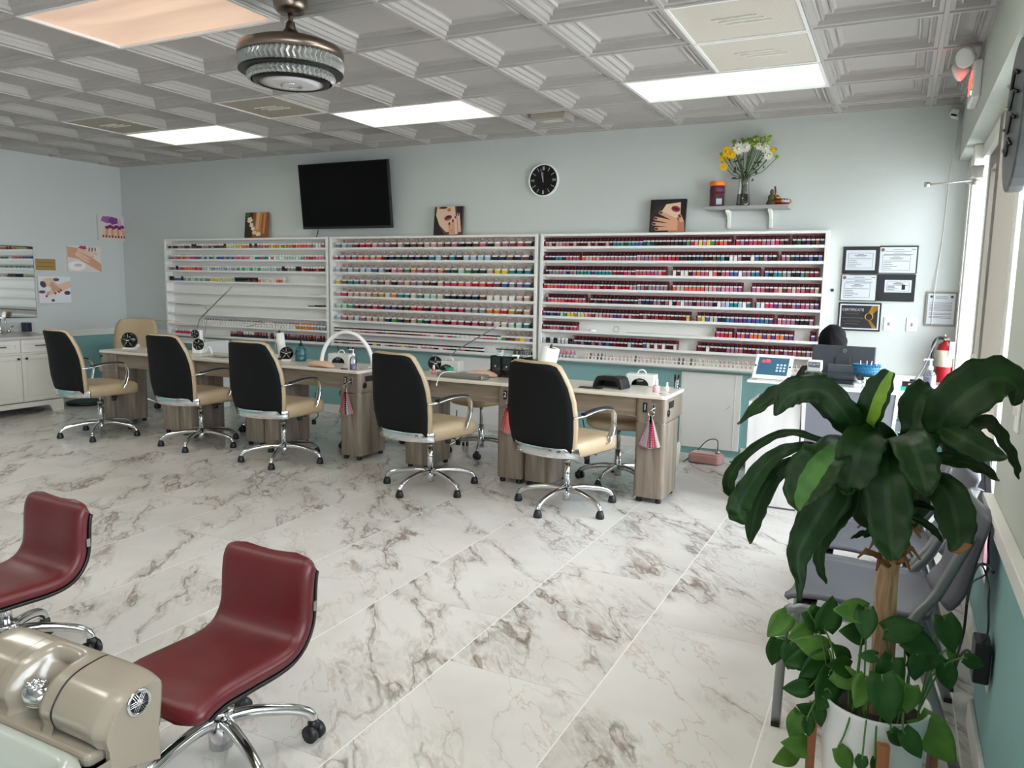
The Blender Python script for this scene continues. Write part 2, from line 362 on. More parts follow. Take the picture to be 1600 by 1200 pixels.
# ---- air vents
def vent(i, j, lab, kind):
    x0, x1, y0, y1 = i*T, (i+1)*T, j*T, min((j+1)*T, YB)
    t = thing('ceiling_vent', lab, 'air vent', ((x0+x1)/2, (y0+y1)/2, H), group='ceiling air vents')
    w, d = (x1-x0)/2-.003, (y1-y0)/2-.003
    MB().box(-w, w, -d, -d+.018, -.002, .012).box(-w, w, d-.018, d, -.002, .012).box(-w, -w+.018, -d+.018, d-.018, -.002, .012).box(w-.018, w, -d+.018, d-.018, -.002, .012).build('frame', M_WHITE, t)
    if kind == 'perf':
        MB().box(-w+.019, w-.019, -d+.019, d-.019, .004, .008).build('perforated_panel', M_PERF, t)
    else:
        MB().box(-w+.019, w-.019, -d+.019, d-.019, .004, .008).build('cover_panel', M_VENTG, t)
    for k in range(3):
        MB().box(-.13+.03*k, .09+.03*k, -.05+.045*k, -.042+.045*k, -.004, .003).build('slat', M_TRIM, t)
M_PERF = mat('perforated_metal', '#cfc8be', .6); M_VENTG = mat('vent_cover_grey', '#aaa296', .6)
nt = M_PERF.node_tree; tc = nt.nodes.new('ShaderNodeTexCoord'); v = nt.nodes.new('ShaderNodeTexVoronoi'); v.inputs['Scale'].default_value = 75; v.inputs['Randomness'].default_value = 0
nt.links.new(tc.outputs['Object'], v.inputs['Vector']); rp = ramp(nt, v.outputs['Distance'], [(.26, '#7d756b'), (.36, '#cfc8be')]); nt.links.new(rp.outputs[0], nt.nodes['Principled BSDF'].inputs['Base Color'])
vent(5,1,'dirty perforated square air vent, the one further from the green light panel','perf'); vent(5,2,'perforated square air vent touching the pale green light panel','perf')
vent(-1,2,'grey square vent cover in the ceiling near the crystal fan','flat'); vent(-4,2,'grey square vent cover next to the leftmost light panel','flat')
for (cx, cy, w_, d_, lab) in ((-2.62, 2.72, .20, .11, 'small brownish vent set in a ceiling tile beyond the light panel by the side wall'), (1.53, 2.78, .15, .10, 'small grey vent in the ceiling above the round wall clock')):
    t = thing('ceiling_vent', lab, 'air vent', (cx, cy, H), group='ceiling air vents')
    MB().box(-w_, w_, -d_, d_, .004, .062).build('cover_panel', M_VENTG, t, bevel=.003)
    for k in range(2): MB().box(-w_*.6, w_*.6, -.03+.05*k, -.024+.05*k, -.001, .005).build('slat', M_TRIM, t)

# ---- storefront in the window wall
XG = 4.63
def member(b, y0, y1, x0=4.58, x1=4.70, z0=0, z1=HD): b.box(x0, x1, y0, y1, z0, z1)
b = MB()
for y0, y1, x0 in ((3.16,3.31,4.55),(2.62,2.76,4.53),(2.40,2.50,4.60),(.42,.52,4.55),(-.36,-.24,4.50)):
    member(b, y0, y1, x0, 4.70, .42 if y1 < 1.1 else 0)
member(b, -.26, 1.12, 4.58, 4.70, .42, .50); member(b, -.36, 3.31, 4.575, 4.70, 2.25, HD); b.box(4.60, 4.68, 2.74, 3.2, 0, .12)
w1 = b.build('window_1', M_TRIM, bevel=.004); struct(w1)
MB().box(4.535, 4.70, 1.12, 1.24, 0, 2.25).build('dark_post', M_ALUD, w1, bevel=.003)
MB().box(XG, XG+.006, -.26, 1.12, .50, 2.25).box(XG, XG+.006, 2.74, 3.20, .12, 2.25).build('pane', M_GLASS, w1)
MB().box(4.50, 4.60, -.36, 1.12, .42, .445).build('window_sill', M_TRIM, w1, bevel=.004)
b = MB(); b.box(4.60, 4.645, 1.25, 1.33, .0, 2.24).box(4.60, 4.645, 2.32, 2.40, 0, 2.24).box(4.60, 4.645, 1.33, 2.32, 0, .2).box(4.60, 4.645, 1.33, 2.32, 2.14, 2.24)
d1 = b.build('door_1', M_ALUD, bevel=.003); struct(d1)
MB().box(4.618, 4.624, 1.33, 2.32, .2, 2.14).build('pane', M_GLASS, d1)
MB().box(4.585, 4.60, 1.36, 2.30, 1.0, 1.04).build('push_bar', M_STEEL, d1)
b = MB()
for y in (-6.45, -5.1, -3.75, -2.3): b.box(4.58, 4.68, y, y+.09, RAIL+.07, HD)
b.box(4.58, 4.68, -6.45, -2.2, RAIL, RAIL+.07).box(4.58, 4.68, -6.45, -2.2, HD-.07, HD)
w2 = b.build('window_2', M_TRIM); struct(w2); MB().box(XG, XG+.006, -6.4, -2.25, RAIL+.07, HD-.07).build('pane', M_GLASS, w2)
# pavement outside
struct(MB().box(XO+.02, 16, -12, 9, -.12, -.02).build('ground', mat('pavement', '#dedad2', .9)))
# ------------------------------------------------------------------ client chairs with black mesh backs
def star(t, r, n, a0, tip, leg_mat=None, caster=False, zh=.105):
    for k in range(n):
        a = R(a0+360/n*k); ca, sa = math.cos(a), math.sin(a)
        def q(d, z): return (ca*d, sa*d, z)
        P = spline([q(.02,zh+.01), q(r*.35,zh+.012), q(r*.72,zh-.006), q(r*.93,zh-.03), q(r,.045 if not caster else .066)], 4)
        lg = MB().tube(P, [.019-.006*i/(len(P)-1) for i in range(len(P))], 8, flat=1.15).build('leg', M_CHROME, t)
        if not caster:
            MB().lathe([(.026,0),(.028,.012),(.022,.034),(.015,.05)], q(r,0), 12).build('foot_cap', M_BLACK, lg)
        else:
            c = MB(); s_ = R(k*77); dx, dy = math.cos(s_), math.sin(s_); cx, cy, _ = q(r,0)
            for o_ in (-.017,.017):
                c.tube([(cx-dy*(o_-.008),cy+dx*(o_-.008),.027),(cx-dy*(o_+.008),cy+dx*(o_+.008),.027)], .027, 14)
            c.lathe([(.02,.045),(.018,.062),(.009,.07)], (cx,cy,0), 10)
            c.build('caster', M_BLACK, lg)
def ring_seat(t, w, y0, y1, z0, z1, m, name='seat', front_drop=.02):
    rings = []; n = 28
    for f, z in ((.90,z0),(.99,z0+.02),(1.0,(z0+z1)/2),(.985,z1-.018),(.90,z1-.003),(.6,z1),(.2,z1-.006)):
        ring = []
        for k in range(n):
            a = 2*PI*k/n; e = .42
            x = w*f*math.copysign(abs(math.cos(a))**e, math.cos(a)); yy = math.copysign(abs(math.sin(a))**e, math.sin(a))
            y = (y0+y1)/2+(y1-y0)/2*f*yy; fr = max(0, yy)
            x *= 1-.10*max(0, yy*f)**3
            ring.append((x, y, z-front_drop*max(0, (y-.05)/(y1-.05))**2 if y > .05 else z))
        rings.append(ring)
    return MB().loft(rings).build(name, m, t)
def back_rings(front, thick, hw, ys, zs, bulge, n=13):
    """vertical stations; each ring a closed loop: front side then rear side"""
    rings = []
    for z, y, w in zip(zs, ys, hw):
        rg = []
        for k in range(n):
            u = -1+2*k/(n-1); rg.append((w*u, y+bulge*(u*u)+thick*.5*(1-.55*u**6), z))
        for k in range(n):
            u = 1-2*k/(n-1); rg.append((w*u, y+bulge*(u*u)-thick*.5*(1-.55*u**6), z))
        rings.append(rg)
    return rings
BZ = [.405,.46,.55,.64,.73,.82,.90,.945,.965]; BY = [-.275,-.285,-.298,-.305,-.315,-.335,-.362,-.380,-.388]; BW = [.232,.248,.262,.264,.256,.238,.208,.188,.145]
def client_chair(label, a0=-102):
    t = thing('office_chair', label, 'chair', group='beige client chairs with black mesh backs')
    star(t, .325, 5, a0, 'cap')
    MB().cyl((0,0,.04),(0,0,.13),.024,.026,14).cyl((0,0,.12),(0,0,.30),.021,.021,14).build('gas_cylinder', M_CHROME, t)
    MB().cyl((0,0,.29),(0,0,.385),.013,.013,12).cyl((0,0,.29),(0,0,.31),.024,.024,12).build('piston', M_STEEL, t)
    MB().box(-.07,.07,-.10,.10,.355,.39).build('tilt_mechanism', M_BLACK, t, bevel=.008)
    MB().cyl((.07,.03,.372),(.19,.05,.36),.006).lathe([(.0,-.03),(.018,-.025),(.024,0),(.018,.02),(0,.025)],(.10,.07,.34),12).build('tilt_lever', M_BLACK, t)
    ring_seat(t, .262, -.30, .27, .382, .492, M_BEIGE)
    bk = MB().loft(back_rings(0, .050, BW, BY, BZ, .040)).build('backrest', M_BEIGE, t)
    bw = [w-.009 for w in BW]; by = [y-.026 for y in BY]
    bz = [.41,.46,.55,.64,.73,.82,.90,.940,.955]
    MB().loft(back_rings(0, .012, bw, by, bz, .040)).build('mesh_panel', M_MESH, bk)
    # chrome band wrapping the foot of the back
    cb_ = MB(); n = 15; rg = []
    for z in (.432,.488):
        pass
    o_, i_ = [], []
    for k in range(n):
        u = -1+2*k/(n-1); x = .262*u; y = -.330+.105*abs(u)**2.6
        o_.append((x, y-.006)); i_.append((x*.985, y+.006))
    cb_.prism(o_+i_[::-1], .386, .446, smooth=True).build('chrome_band', M_CHROME, t, bevel=.002)
    for s in (-1, 1):
        P = spline([(s*.245,-.28,.640),(s*.275,-.22,.648),(s*.280,-.10,.665),(s*.280,.03,.663),(s*.278,.090,.635),(s*.274,.105,.57),(s*.270,.085,.49),(s*.266,.06,.44)], 5)
        ar = MB().tube(P, .021, 8, flat=.36).build('armrest', M_CHROME, t)
        k0, k1 = 5, 18
        MB().tube([(p[0],p[1],p[2]+.010) for p in P[k0:k1]], .0225, 8, flat=.36).build('arm_pad', M_BLACK, ar)
        MB().cyl((s*.22,-.285,.635),(s*.262,-.255,.645),.009).build('bracket', M_STEEL, ar)
    return t
CH = [((2.34,1.31),-15,'office chair with black mesh back at table 1, nearest the reception desk'),
      ((1.335,1.26),-12,'office chair with black mesh back at table 2, beside the grey tray'),
      ((-.10,1.37),0,'office chair with black mesh back at table 3, in front of the arched lamp'),
      ((-1.10,1.45),-2,'office chair with black mesh back in front of the white stacked lamp fans'),
      ((-2.17,1.28),-6,'office chair with black mesh back beside the white sink cabinet, last of the row')]
for ((x,y),a,lab), a0 in zip(CH, (-85,-84,-64,-63,-42)):
    _c = client_chair(lab, a0); _c.location = (x, y, 0); _c.rotation_euler = (0,0,R(a))

# ------------------------------------------------------------------ technician chairs behind the tables (face the window side)
def task_chair(label, high=False):
    t = thing('task_chair', label, 'chair', group='technician chairs behind the tables')
    star(t, .28, 5, 60, 'c', caster=True)
    MB().cyl((0,0,.05),(0,0,.24),.027,.024,14).build('gas_cylinder', M_CHROME, t)
    MB().cyl((0,0,.23),(0,0,.42),.014,.014,12).build('piston', M_STEEL, t)
    MB().box(-.08,.08,-.08,.08,.405,.43).build('seat_plate', M_BLACK, t, bevel=.006)
    ring_seat(t, .24, -.22, .22, .43, .50, M_BEIGE)
    if high:
        zs = [.47,.52,.62,.72,.82,.90,.95,.965]; ys = [-.215,-.225,-.24,-.25,-.262,-.275,-.285,-.29]; hw = [.20,.23,.245,.245,.238,.222,.185,.12]
    else:
        zs = [.50,.54,.59,.63,.675,.69]; ys = [-.215,-.222,-.23,-.238,-.245,-.25]; hw = [.14,.17,.18,.175,.15,.09]
    MB().loft(back_rings(0, .06, hw, ys, zs, .035)).build('backrest', M_BEIGE, t)
    MB().tube(spline([(0,-.05,.425),(0,-.22,.43),(0,-.275,.50),(0,-.272,.58)],4), .022, 8, flat=.4).build('back_bracket', M_BLACK, t)
    return t
_t = task_chair('beige task chair with low back tucked behind table 1, chrome star base'); _t.location = (2.43,2.06,0); _t.rotation_euler = (0,0,R(200))
dup(_t, (1.10,2.42,0), R(160), 'beige task chair behind table 2, its back showing over the grey tray')
dup(_t, (.12,2.20,0), R(190), 'beige task chair behind table 3, below the blue jug and arched lamp')
dup(_t, (-1.05,2.25,0), R(175), 'beige task chair behind the table with the white stacked lamp fans')
_h = task_chair('high backed beige task chair in the back left corner, facing the room', True); _h.location = (-3.15,2.30,0); _h.rotation_euler = (0,0,R(205))

# ------------------------------------------------------------------ manicure tables
def manicure_table(x0, x1, label, number=None, plate=True, lw=.22, rw=.21, vent_side=True):
    t = thing('manicure_table', label, 'table', ((x0+x1)/2, 1.86, 0), group='manicure tables in a row'); h = (x1-x0)/2-.002
    def X(v): return v
    y0, y1 = -.25, .24
    top = MB().prism(rrect(-h, h, y0, y1, .035), .695, .72).build('table_top', M_CREAM, t, bevel=.006)
    MB().box(-h+lw, h-rw, y0+.045, y0+.063, .565, .695).build('apron', M_WOODH, t, bevel=.003)
    for s, (a, b_) in enumerate(((-h, -h+lw), (h-rw, h))):
        pd = MB().prism(rrect(a+.004, b_-.004, y0+.018, .12, .03), .035, .535).build('cabinet', M_WOODV, t, bevel=.003)
        up = MB().prism(rrect(a+.004, b_-.004, y0+.018, .20, .03), .541, .695).build('drawer', M_WOODV, t, bevel=.003)
        MB().prism(rrect(a+.008, b_-.008, y0+.022, .116, .03), .535, .541).build('seam_strip', M_STEEL, pd)
        for (fx, fy) in ((a+.04, y0+.055),(b_-.04, y0+.055),(a+.04,.09),(b_-.04,.09)):
            MB().lathe([(.018,0),(.022,.012),(.016,.035)], (fx,fy,0), 10).build('foot', M_BLACK, pd)
        if s == 1:
            MB().box(b_-.005, b_+.001, -.16, -.055, .628, .672).build('vent_grille', M_BLACK, up)
            MB().lathe([(.024,0),(.024,.006),(.018,.008)], (b_-.004, -.17, .60), 16, axis='x').build('round_port', M_BLACKG, up)
            if plate:
                px = a+rw*.33
                pl = MB().box(px-.014, px+.014, y0+.012, y0+.018, .603, .668).build('number_plate', M_BLACK, up)
                if number: text(number, .052, M_PAPER, pl, (px, y0+.0105, .636), (R(90),0,0))
                ox = a+rw*.60
                ou = MB().box(ox-.016, ox+.016, y0+.013, y0+.018, .60, .668).build('outlet', M_STEEL, up, bevel=.002)
                MB().box(ox-.006, ox+.006, y0+.0115, y0+.0135, .615, .628).box(ox-.006, ox+.006, y0+.0115, y0+.0135, .64, .653).build('socket', M_BLACK, ou)
            for hx, hy in ((b_-.075,-.12),(b_-.04,-.045)):
                MB().lathe([(.011,0),(.011,.0015)], (hx, hy, .7195), 12).build('cup_hole', M_BLACK, top)
        else:
            MB().box(a+.01, a+.04, y0+.014, y0+.018, .650, .672).build('label_plate', M_BLACK, up)
    return t
TX = [(1.872,2.888),(.855,1.868),(-.575,.452),(-1.598,-.579),(-2.640,-1.602)]
TL = ['manicure table numbered 1, right end of the row, with the pod facing reception','manicure table numbered 2, under the grey tray and crystal drawers',
      'manicure table numbered 3 with the white arched lamp on top','manicure table between the table with the arched lamp and the end one','end manicure table by the sink cabinet with a round fan on top']
for (a, b_), lab, nm in zip(TX, TL, ('1','2','3',None,None)): manicure_table(a, b_, lab, nm, plate=nm is not None)

# ------------------------------------------------------------------ sink cabinet, mirror
def vanity():
    t = thing('sink_cabinet', 'white sink cabinet with two panel doors and a grey stone top, by the left wall', 'cabinet', (-4.08,1.32,0))
    x0, x1, y0, y1 = -.37, .38, -.62, .62    # local; front faces +x
    MB().box(x0, x1-.02, y0+.01, y1-.01, .13, .775).build('body', M_CABINET, t)
    ct = MB().box(x0-.01, x1+.02, y0, y1+.01, .775, .80).build('counter_top', M_COUNTER, t, bevel=.004)
    MB().box(x0-.01, x0+.012, y0, y1, .80, .90).build('backsplash', M_COUNTER, t, bevel=.003)
    b = MB()
    poly = [(y0,.0),(y0+.11,0)]+[(y0+.12+.05*(1-math.cos(R(a))), .075*math.sin(R(a))) for a in (20,45,70,90)]+[(y1-.12-.05*(1-math.cos(R(a))), .075*math.sin(R(a))) for a in (90,70,45,20)]+[(y1-.11,0),(y1,0),(y1,.125),(y0,.125)]
    b.prism(poly, x1-.03, x1, plane='yz'); b.box(x0, x1-.03, y1-.03, y1, 0, .125).box(x0, x1-.03, y0, y0+.03, 0, .125)
    b.build('plinth', M_CABINET, t, bevel=.003)
    MB().box(x1-.02, x1-.006, y0+.01, y1-.01, .618, .638).build('mid_rail', M_CABINET, t)
    def shaker(a, c, z0, z1, nm):
        m = MB().box(x1-.02, x1-.008, a, c, z0, z1); w_ = .045
        for q in ((a,c,z0,z0+w_),(a,c,z1-w_,z1),(a,a+w_,z0+w_,z1-w_),(c-w_,c,z0+w_,z1-w_)): m.box(x1-.008, x1+.004, *q)
        return m.build(nm, M_CABINET, t, bevel=.002)
    for a, c in ((y0+.02,-.204),(-.198,.202),(.208,y1-.02)):
        dr = shaker(a, c, .64, .765, 'drawer'); m_ = (a+c)/2
        MB().box(x1+.014, x1+.022, m_-.055, m_+.055, .698, .708).box(x1, x1+.018, m_-.05, m_-.042, .699, .707).box(x1, x1+.018, m_+.042, m_+.05, .699, .707).build('handle', M_KNOB, dr)
    for a, c, kx in ((y0+.02,-.204,-.24),(-.198,.202,.165),(.208,y1-.02,.245)):
        d = shaker(a, c, .14, .613, 'door')
        MB().lathe([(.006,0),(.006,.014),(.013,.018),(.013,.026),(.004,.029)], (x1+.004, kx, .578), 12, axis='x').build('knob', M_KNOB, d)
    return t
vanity()
t = thing('tap', 'curved chrome tap over the sink, in front of the wall mirror', 'tap', (-4.33,1.70,.80))
MB().lathe([(.03,0),(.028,.02),(.016,.03)], (0,0,0), 14).tube(spline([(0,0,.02),(0,0,.12),(.03,0,.16),(.09,0,.15),(.11,0,.11)],5), .010, 10).build('spout', M_CHROME, t)
for s in (-1,1): MB().lathe([(.022,0),(.018,.03),(.012,.035)], (0,s*.09,0), 12).tube([(0,s*.09,.035),(.0,s*.14,.07)], .007, 8).build('handle', M_CHROME, t)
t = thing('wall_mirror', 'frameless wall mirror above the sink, reflecting the polish racks', 'mirror', (-4.455,1.55,0))
MB().box(0,.012,-.62,.62,.955,1.72).build('mirror_glass', M_MIRROR, t); MB().box(0,.008,-.625,.625,.948,1.728).build('backing', M_BLACK, t)
tag(MB().prism(rrect(-.05,.05,-.03,.03,.008), 0, .10).build('tissue_box', mat('navy_card', '#16243a', .4), loc=(-4.36,2.00,.80), bevel=.003), 'small dark blue box standing on the sink cabinet counter', 'box')
MBs = MB().lathe([(.17,0),(.2,.01),(.2,.03),(.17,.04)], (0,0,0), 20)
tag(MBs.build('floor_device', M_BLACK, loc=(-3.86,2.30,.0)), 'low black round device on the floor beside the sink cabinet', 'floor device')

# ------------------------------------------------------------------ pedicure stools
def stool(label):
    t = thing('pedicure_stool', label, 'stool', group='burgundy pedicure stools')
    star(t, .27, 5, 52, 'c', caster=True, zh=.125)
    MB().cyl((0,0,.05),(0,0,.16),.034,.036,18).cyl((0,0,.155),(0,0,.172),.04,.04,18).build('hub', M_CHROME, t)
    MB().cyl((0,0,.17),(0,0,.27),.022,.022,14).build('piston', M_CHROME, t)
    MB().box(-.09,.09,-.09,.09,.262,.276).build('seat_plate', M_STEEL, t, bevel=.003)
    # one shell in profile: front lip -> seat -> curve -> back.  local front is -Y
    prof = spline([(-.235,.275),(-.225,.310),(-.16,.335),(-.05,.335),(.06,.330),(.125,.345),(.165,.395),(.178,.46),(.184,.54),(.196,.60),(.212,.630),(.225,.636)] and
                  [(0,-.235,.272),(0,-.222,.312),(0,-.15,.338),(0,-.04,.338),(0,.07,.336),(0,.130,.350),(0,.163,.39),(0,.172,.44),(0,.176,.495),(0,.184,.545),(0,.200,.575),(0,.222,.588)], 4)
    n = len(prof)
    def shell(off, w0, th, inset=0):
        rings = []
        for i, p in enumerate(prof):
            a = prof[min(i+1,n-1)]; b = prof[max(i-1,0)]; d = (a-b).normalized(); nn = Vector((0,-d.z,d.y))
            if nn.z < 0 and i < n*.4: nn = -nn
            if i >= n*.4 and nn.y > 0: nn = -nn
            f = i/(n-1); e = min(f, 1-f)*.60      # arc distance from either end, metres
            rc = .055; cut = (rc-math.sqrt(max(0, rc*rc-(rc-e)**2))) if e < rc else 0
            hw = w0-cut-inset; tt = th*(.55+.45*min(1, e/.03)); rg = []
            sec = [(-.80,0),(-.4,-.004),(0,-.006),(.4,-.004),(.80,0),(.93,-.006),(.985,-.016),(1,-.5*tt),(.985,-tt+.004),(.94,-tt),(.4,-tt),(-.4,-tt),(-.94,-tt),(-.985,-tt+.004),(-1,-.5*tt),(-.985,-.016),(-.93,-.006)]
            for u, dd in sec: 
                q = p+nn*(dd-off+(.006*u*u)); rg.append((hw*u, q.y, q.z))
            rings.append(rg)
        return MB().loft(rings)
    sh = shell(0, .180, .045).build('seat', M_RED, t)
    sh2 = shell(.0445, .180, .008, .003).build('shell', M_REDD, t)
    for s in (-1,1): MB().box(s*.165, s*.181, .205, .219, .425, .455).build('badge', M_STEEL, sh2)
    return t
_s = stool('burgundy stool with low back and chrome star base, beside the pedicure tub'); _s.location = (2.47,-1.66,0); _s.rotation_euler = (0,0,R(0))
dup(_s, (1.36,-1.62,0), R(-2), 'burgundy stool cut by the left edge of the photo, behind the pedicure tub')

# ------------------------------------------------------------------ pedicure tub
def tub():
    t = thing('pedicure_tub', 'taupe pedicure foot tub with white bowl and chrome sprayer', 'foot tub', (2.36,-2.0,0))
    w = .285
    # outer hull
    rings = []
    for z, f, yb in ((.0,.80,-.05),(.06,.84,-.045),(.18,.90,-.03),(.28,.96,-.015),(.335,1,0)):
        rings.append([(x*f, yb+(y)*f*.0+y, z) for x, y in rrect(-w, w, -.80, -.0, .07, 5)])
    hull = MB().loft(rings, caps=False).build('hull', M_SPA, t)
    # rim and bowl
    rr = []
    for z, g in ((.335,0),(.352,.004),(.360,.014),(.352,.034),(.30,.05),(.20,.075),(.14,.12),(.13,.2)):
        rr.append([(x, y, z) for x, y in rrect(-w+g, w-g, -.80+g, -.172-g, .06, 5)])
    MB().loft(rr, caps=False).add(rr[-1], [tuple(range(len(rr[-1])))]).build('bowl', M_SPAW, t)
    # rear cover: an arched console, wide in x, with an opening for the sprayer
    nx = 40
    def topz(x): 
        u = abs(x)/w; return .484-.004*u**2-(.014*max(0,(u-.75)/.25)**2)
    stat = [(p.x, p.y) for p in spline([(.0,-.12,0),(.012,-.02,0),(.0,0,0),(-.035,.0,0),(-.075,-.006,0),(-.110,-.022,0),(-.138,-.055,0),(-.150,-.085,0),(-.142,-.118,0)], 3)]
    sm = lambda v: (lambda c: c*c*(3-2*c))(max(0, min(1, v)))
    rings = []
    for i in range(nx+1):
        x = -w+2*w*i/nx; u = abs(x)/w; rg = []
        arch = max(0, 1-(x/.062)**2)**.5 if abs(x) < .062 else 0
        for k, (dy, dz) in enumerate(stat):
            y, z = dy, topz(x)+dz
            if k > 6 and arch > 0:      # scoop for the sprayer
                y = dy+arch*.075*sm((-dy-.02)/.09); z = topz(x)+dz-arch*.035*sm((-dy-.01)/.06)
            if u > .95: y *= .93
            rg.append((x, y, z))
        rings.append(rg)
    cv = MB().loft(rings, closed=False, caps=False)
    cv.build('rear_cover', M_SPA, t)
    b = MB()   # cheeks: side walls under the cover and the raised middle saddle
    for s in (-1,1):
        pts = [(dy*.93, topz(w)+dz) for dy, dz in stat]+[(-.13,.30),(-.0,.26)]
        b.prism(pts, s*w, s*(w-.02), plane='yz')
    b.box(-w+.02, w-.02, -.02, -.002, .28, .42); b.build('side_cheek', M_SPA, t, bevel=.004)
    MB().prism(rrect(-w+.03, w-.03, -.168, -.02, .02), .318, .350).build('ledge', M_SPA, t, bevel=.012, seg=3)
    rings = []
    for i in range(21):
        x = -.105+.21*i/20; arch = max(0, 1-(x/.062)**2)**.5 if abs(x) < .062 else 0; rg = []
        for k, (dy, dz) in enumerate(stat):
            if k < 6: continue
            y, z = dy, topz(x)+dz+.0025
            if arch > 0: y = dy+arch*.075*sm((-dy-.02)/.09); z -= arch*.035*sm((-dy-.01)/.06)
            rg.append((x, y-.003, z))
        rg.append((x, stat[-1][0]-.012+arch*.09, .340)); rings.append(rg)
    MB().loft(rings, closed=False, caps=False).build('centre_saddle', M_SPA, t)
    for s in (-1,1):
        MB().tube(spline([(s*.1065,dy-.001,topz(.1065)+dz+.0012) for dy, dz in stat[6::2]],4), .0014, 6).build('seam', M_BLACK, t)
    fc = MB().lathe([(.036,-.012),(.040,0),(.037,.012),(.026,.024),(.010,.030)], (0,-.115,.405), 16, sx=1.1, sy=.8).build('sprayer', M_CHROME, t)
    MB().lathe([(.030,-.02),(.036,-.012)], (0,-.115,.405), 16, sx=1.1, sy=.8).build('sprayer_ring', M_SPAW, fc)
    for k in range(5):
        a = 2*PI*k/5; MB().lathe([(.010,0),(.011,.010),(.004,.014)], (.018*math.cos(a),-.115+.014*math.sin(a),.428), 8).build('lobe', M_CHROME, fc)
    # round grille on the right cheek
    g = MB().lathe([(.030,0),(.033,.004),(.030,.007),(.025,.004)], (w,-.055,.435), 24, axis='x', cap=False).build('side_grille', M_CHROME, t)
    MB().lathe([(.026,0),(.026,.003)], (w,-.055,.435), 24, axis='x').build('grille_back', M_BLACK, g)
    b = MB()
    for k in range(3):
        a = PI*k/3; dy, dz = math.cos(a), math.sin(a)
        for o_ in (-.005,0,.005): b.tube([(w+.0045,-.055-dy*.024-dz*o_,.435-dz*.024+dy*o_),(w+.0045,-.055+dy*.024-dz*o_,.435+dz*.024+dy*o_)], .0011, 5)
    b.build('grille_bars', M_CHROME, g)
    MB().lathe([(.006,0),(.018,.002),(.016,.010),(.006,.014)], (w-.004,-.09,.26), 14, axis='x').build('drain_knob', M_CHROME, t)
    MB().lathe([(.003,0),(.018,.002),(.016,.010),(.006,.014)], (w-.03,-.20,.16), 14, axis='x').build('drain_knob', M_CHROME, t)
tub()
# ------------------------------------------------------------------ polish racks
YR = 3.21
SH = [1.747-.1235*k for k in range(9)]
def rack(x0, x1, label):
    t = thing('polish_rack', label, 'wall rack', ((x0+x1)/2, YB, 0), group='white wall racks of polish'); h = (x1-x0)/2; D = YR-YB
    for s in (-1,1): MB().box(s*h, s*(h-.028), D, -.002, .735, 1.862).build('side_panel', M_RACK, t, bevel=.002)
    MB().box(-h+.028, h-.028, D, -.002, 1.840, 1.862).build('top_panel', M_RACK, t, bevel=.002)
    MB().box(-h+.028, h-.028, -.010, -.002, .76, 1.84).build('back_panel', M_RACK, t)
    for k, z in enumerate(SH):
        MB().box(-h+.028, h-.028, D+.004, -.010, z-.012, z).box(-h+.028, h-.028, D, D+.006, z-.016, z+.006).build('shelf', M_RACK, t)
    MB().box(-h+.028, h-.028, D+.01, -.002, .735, .745).build('bottom_panel', M_RACK, t)
    return t
R1, R2, R3 = (-3.622,-1.176), (-1.152,1.222), (1.250,3.660)
rack(*R1, 'white wall rack, half empty, the corner rack beside the side wall'); rack(*R2, 'white wall rack full of jars and clear capped bottles, below the clock and television'); rack(*R3, 'white wall rack of red polish rows, the red rack, below the floating shelf')
PC = {'dark red': '#5e1220', 'burgundy': '#45101c', 'wine': '#6d2236', 'red': '#b3202b', 'coral': '#e0604f', 'orange': '#dd7a33', 'yellow': '#e3c93a', 'green': '#3f8f4e', 'dark green': '#1d4a3c',
      'teal': '#2a7f86', 'blue': '#3c5f9d', 'navy': '#1f2745', 'purple': '#5b3b77', 'mauve': '#9a6a84', 'pink': '#d87f98', 'hot pink': '#c92f68', 'rose': '#b9596b', 'nude': '#c9a594', 'beige': '#d8c6b0',
      'brown': '#6b4536', 'grey': '#8c8c90', 'black': '#141316', 'white': '#e9e6e2', 'silver': '#b9bcc0', 'lilac': '#b3a2c8', 'pale blue': '#a9c3d6', 'mint': '#a8d3be', 'gold': '#b08d4a'}
PM = {k: mat('polish_'+k.replace(' ', '_'), v, .18) for k, v in PC.items()}
M_CAPB = mat('black_cap', '#17151a', .3); M_CAPW = mat('white_cap', '#ece8e4', .35); M_CAPT = mat('tan_cap', '#c29c8b', .4); M_CAPG = mat('grey_cap', '#8f9196', .35); M_SILV = mat('silver_collar', '#d9d6d6', .3)
_mc = {}
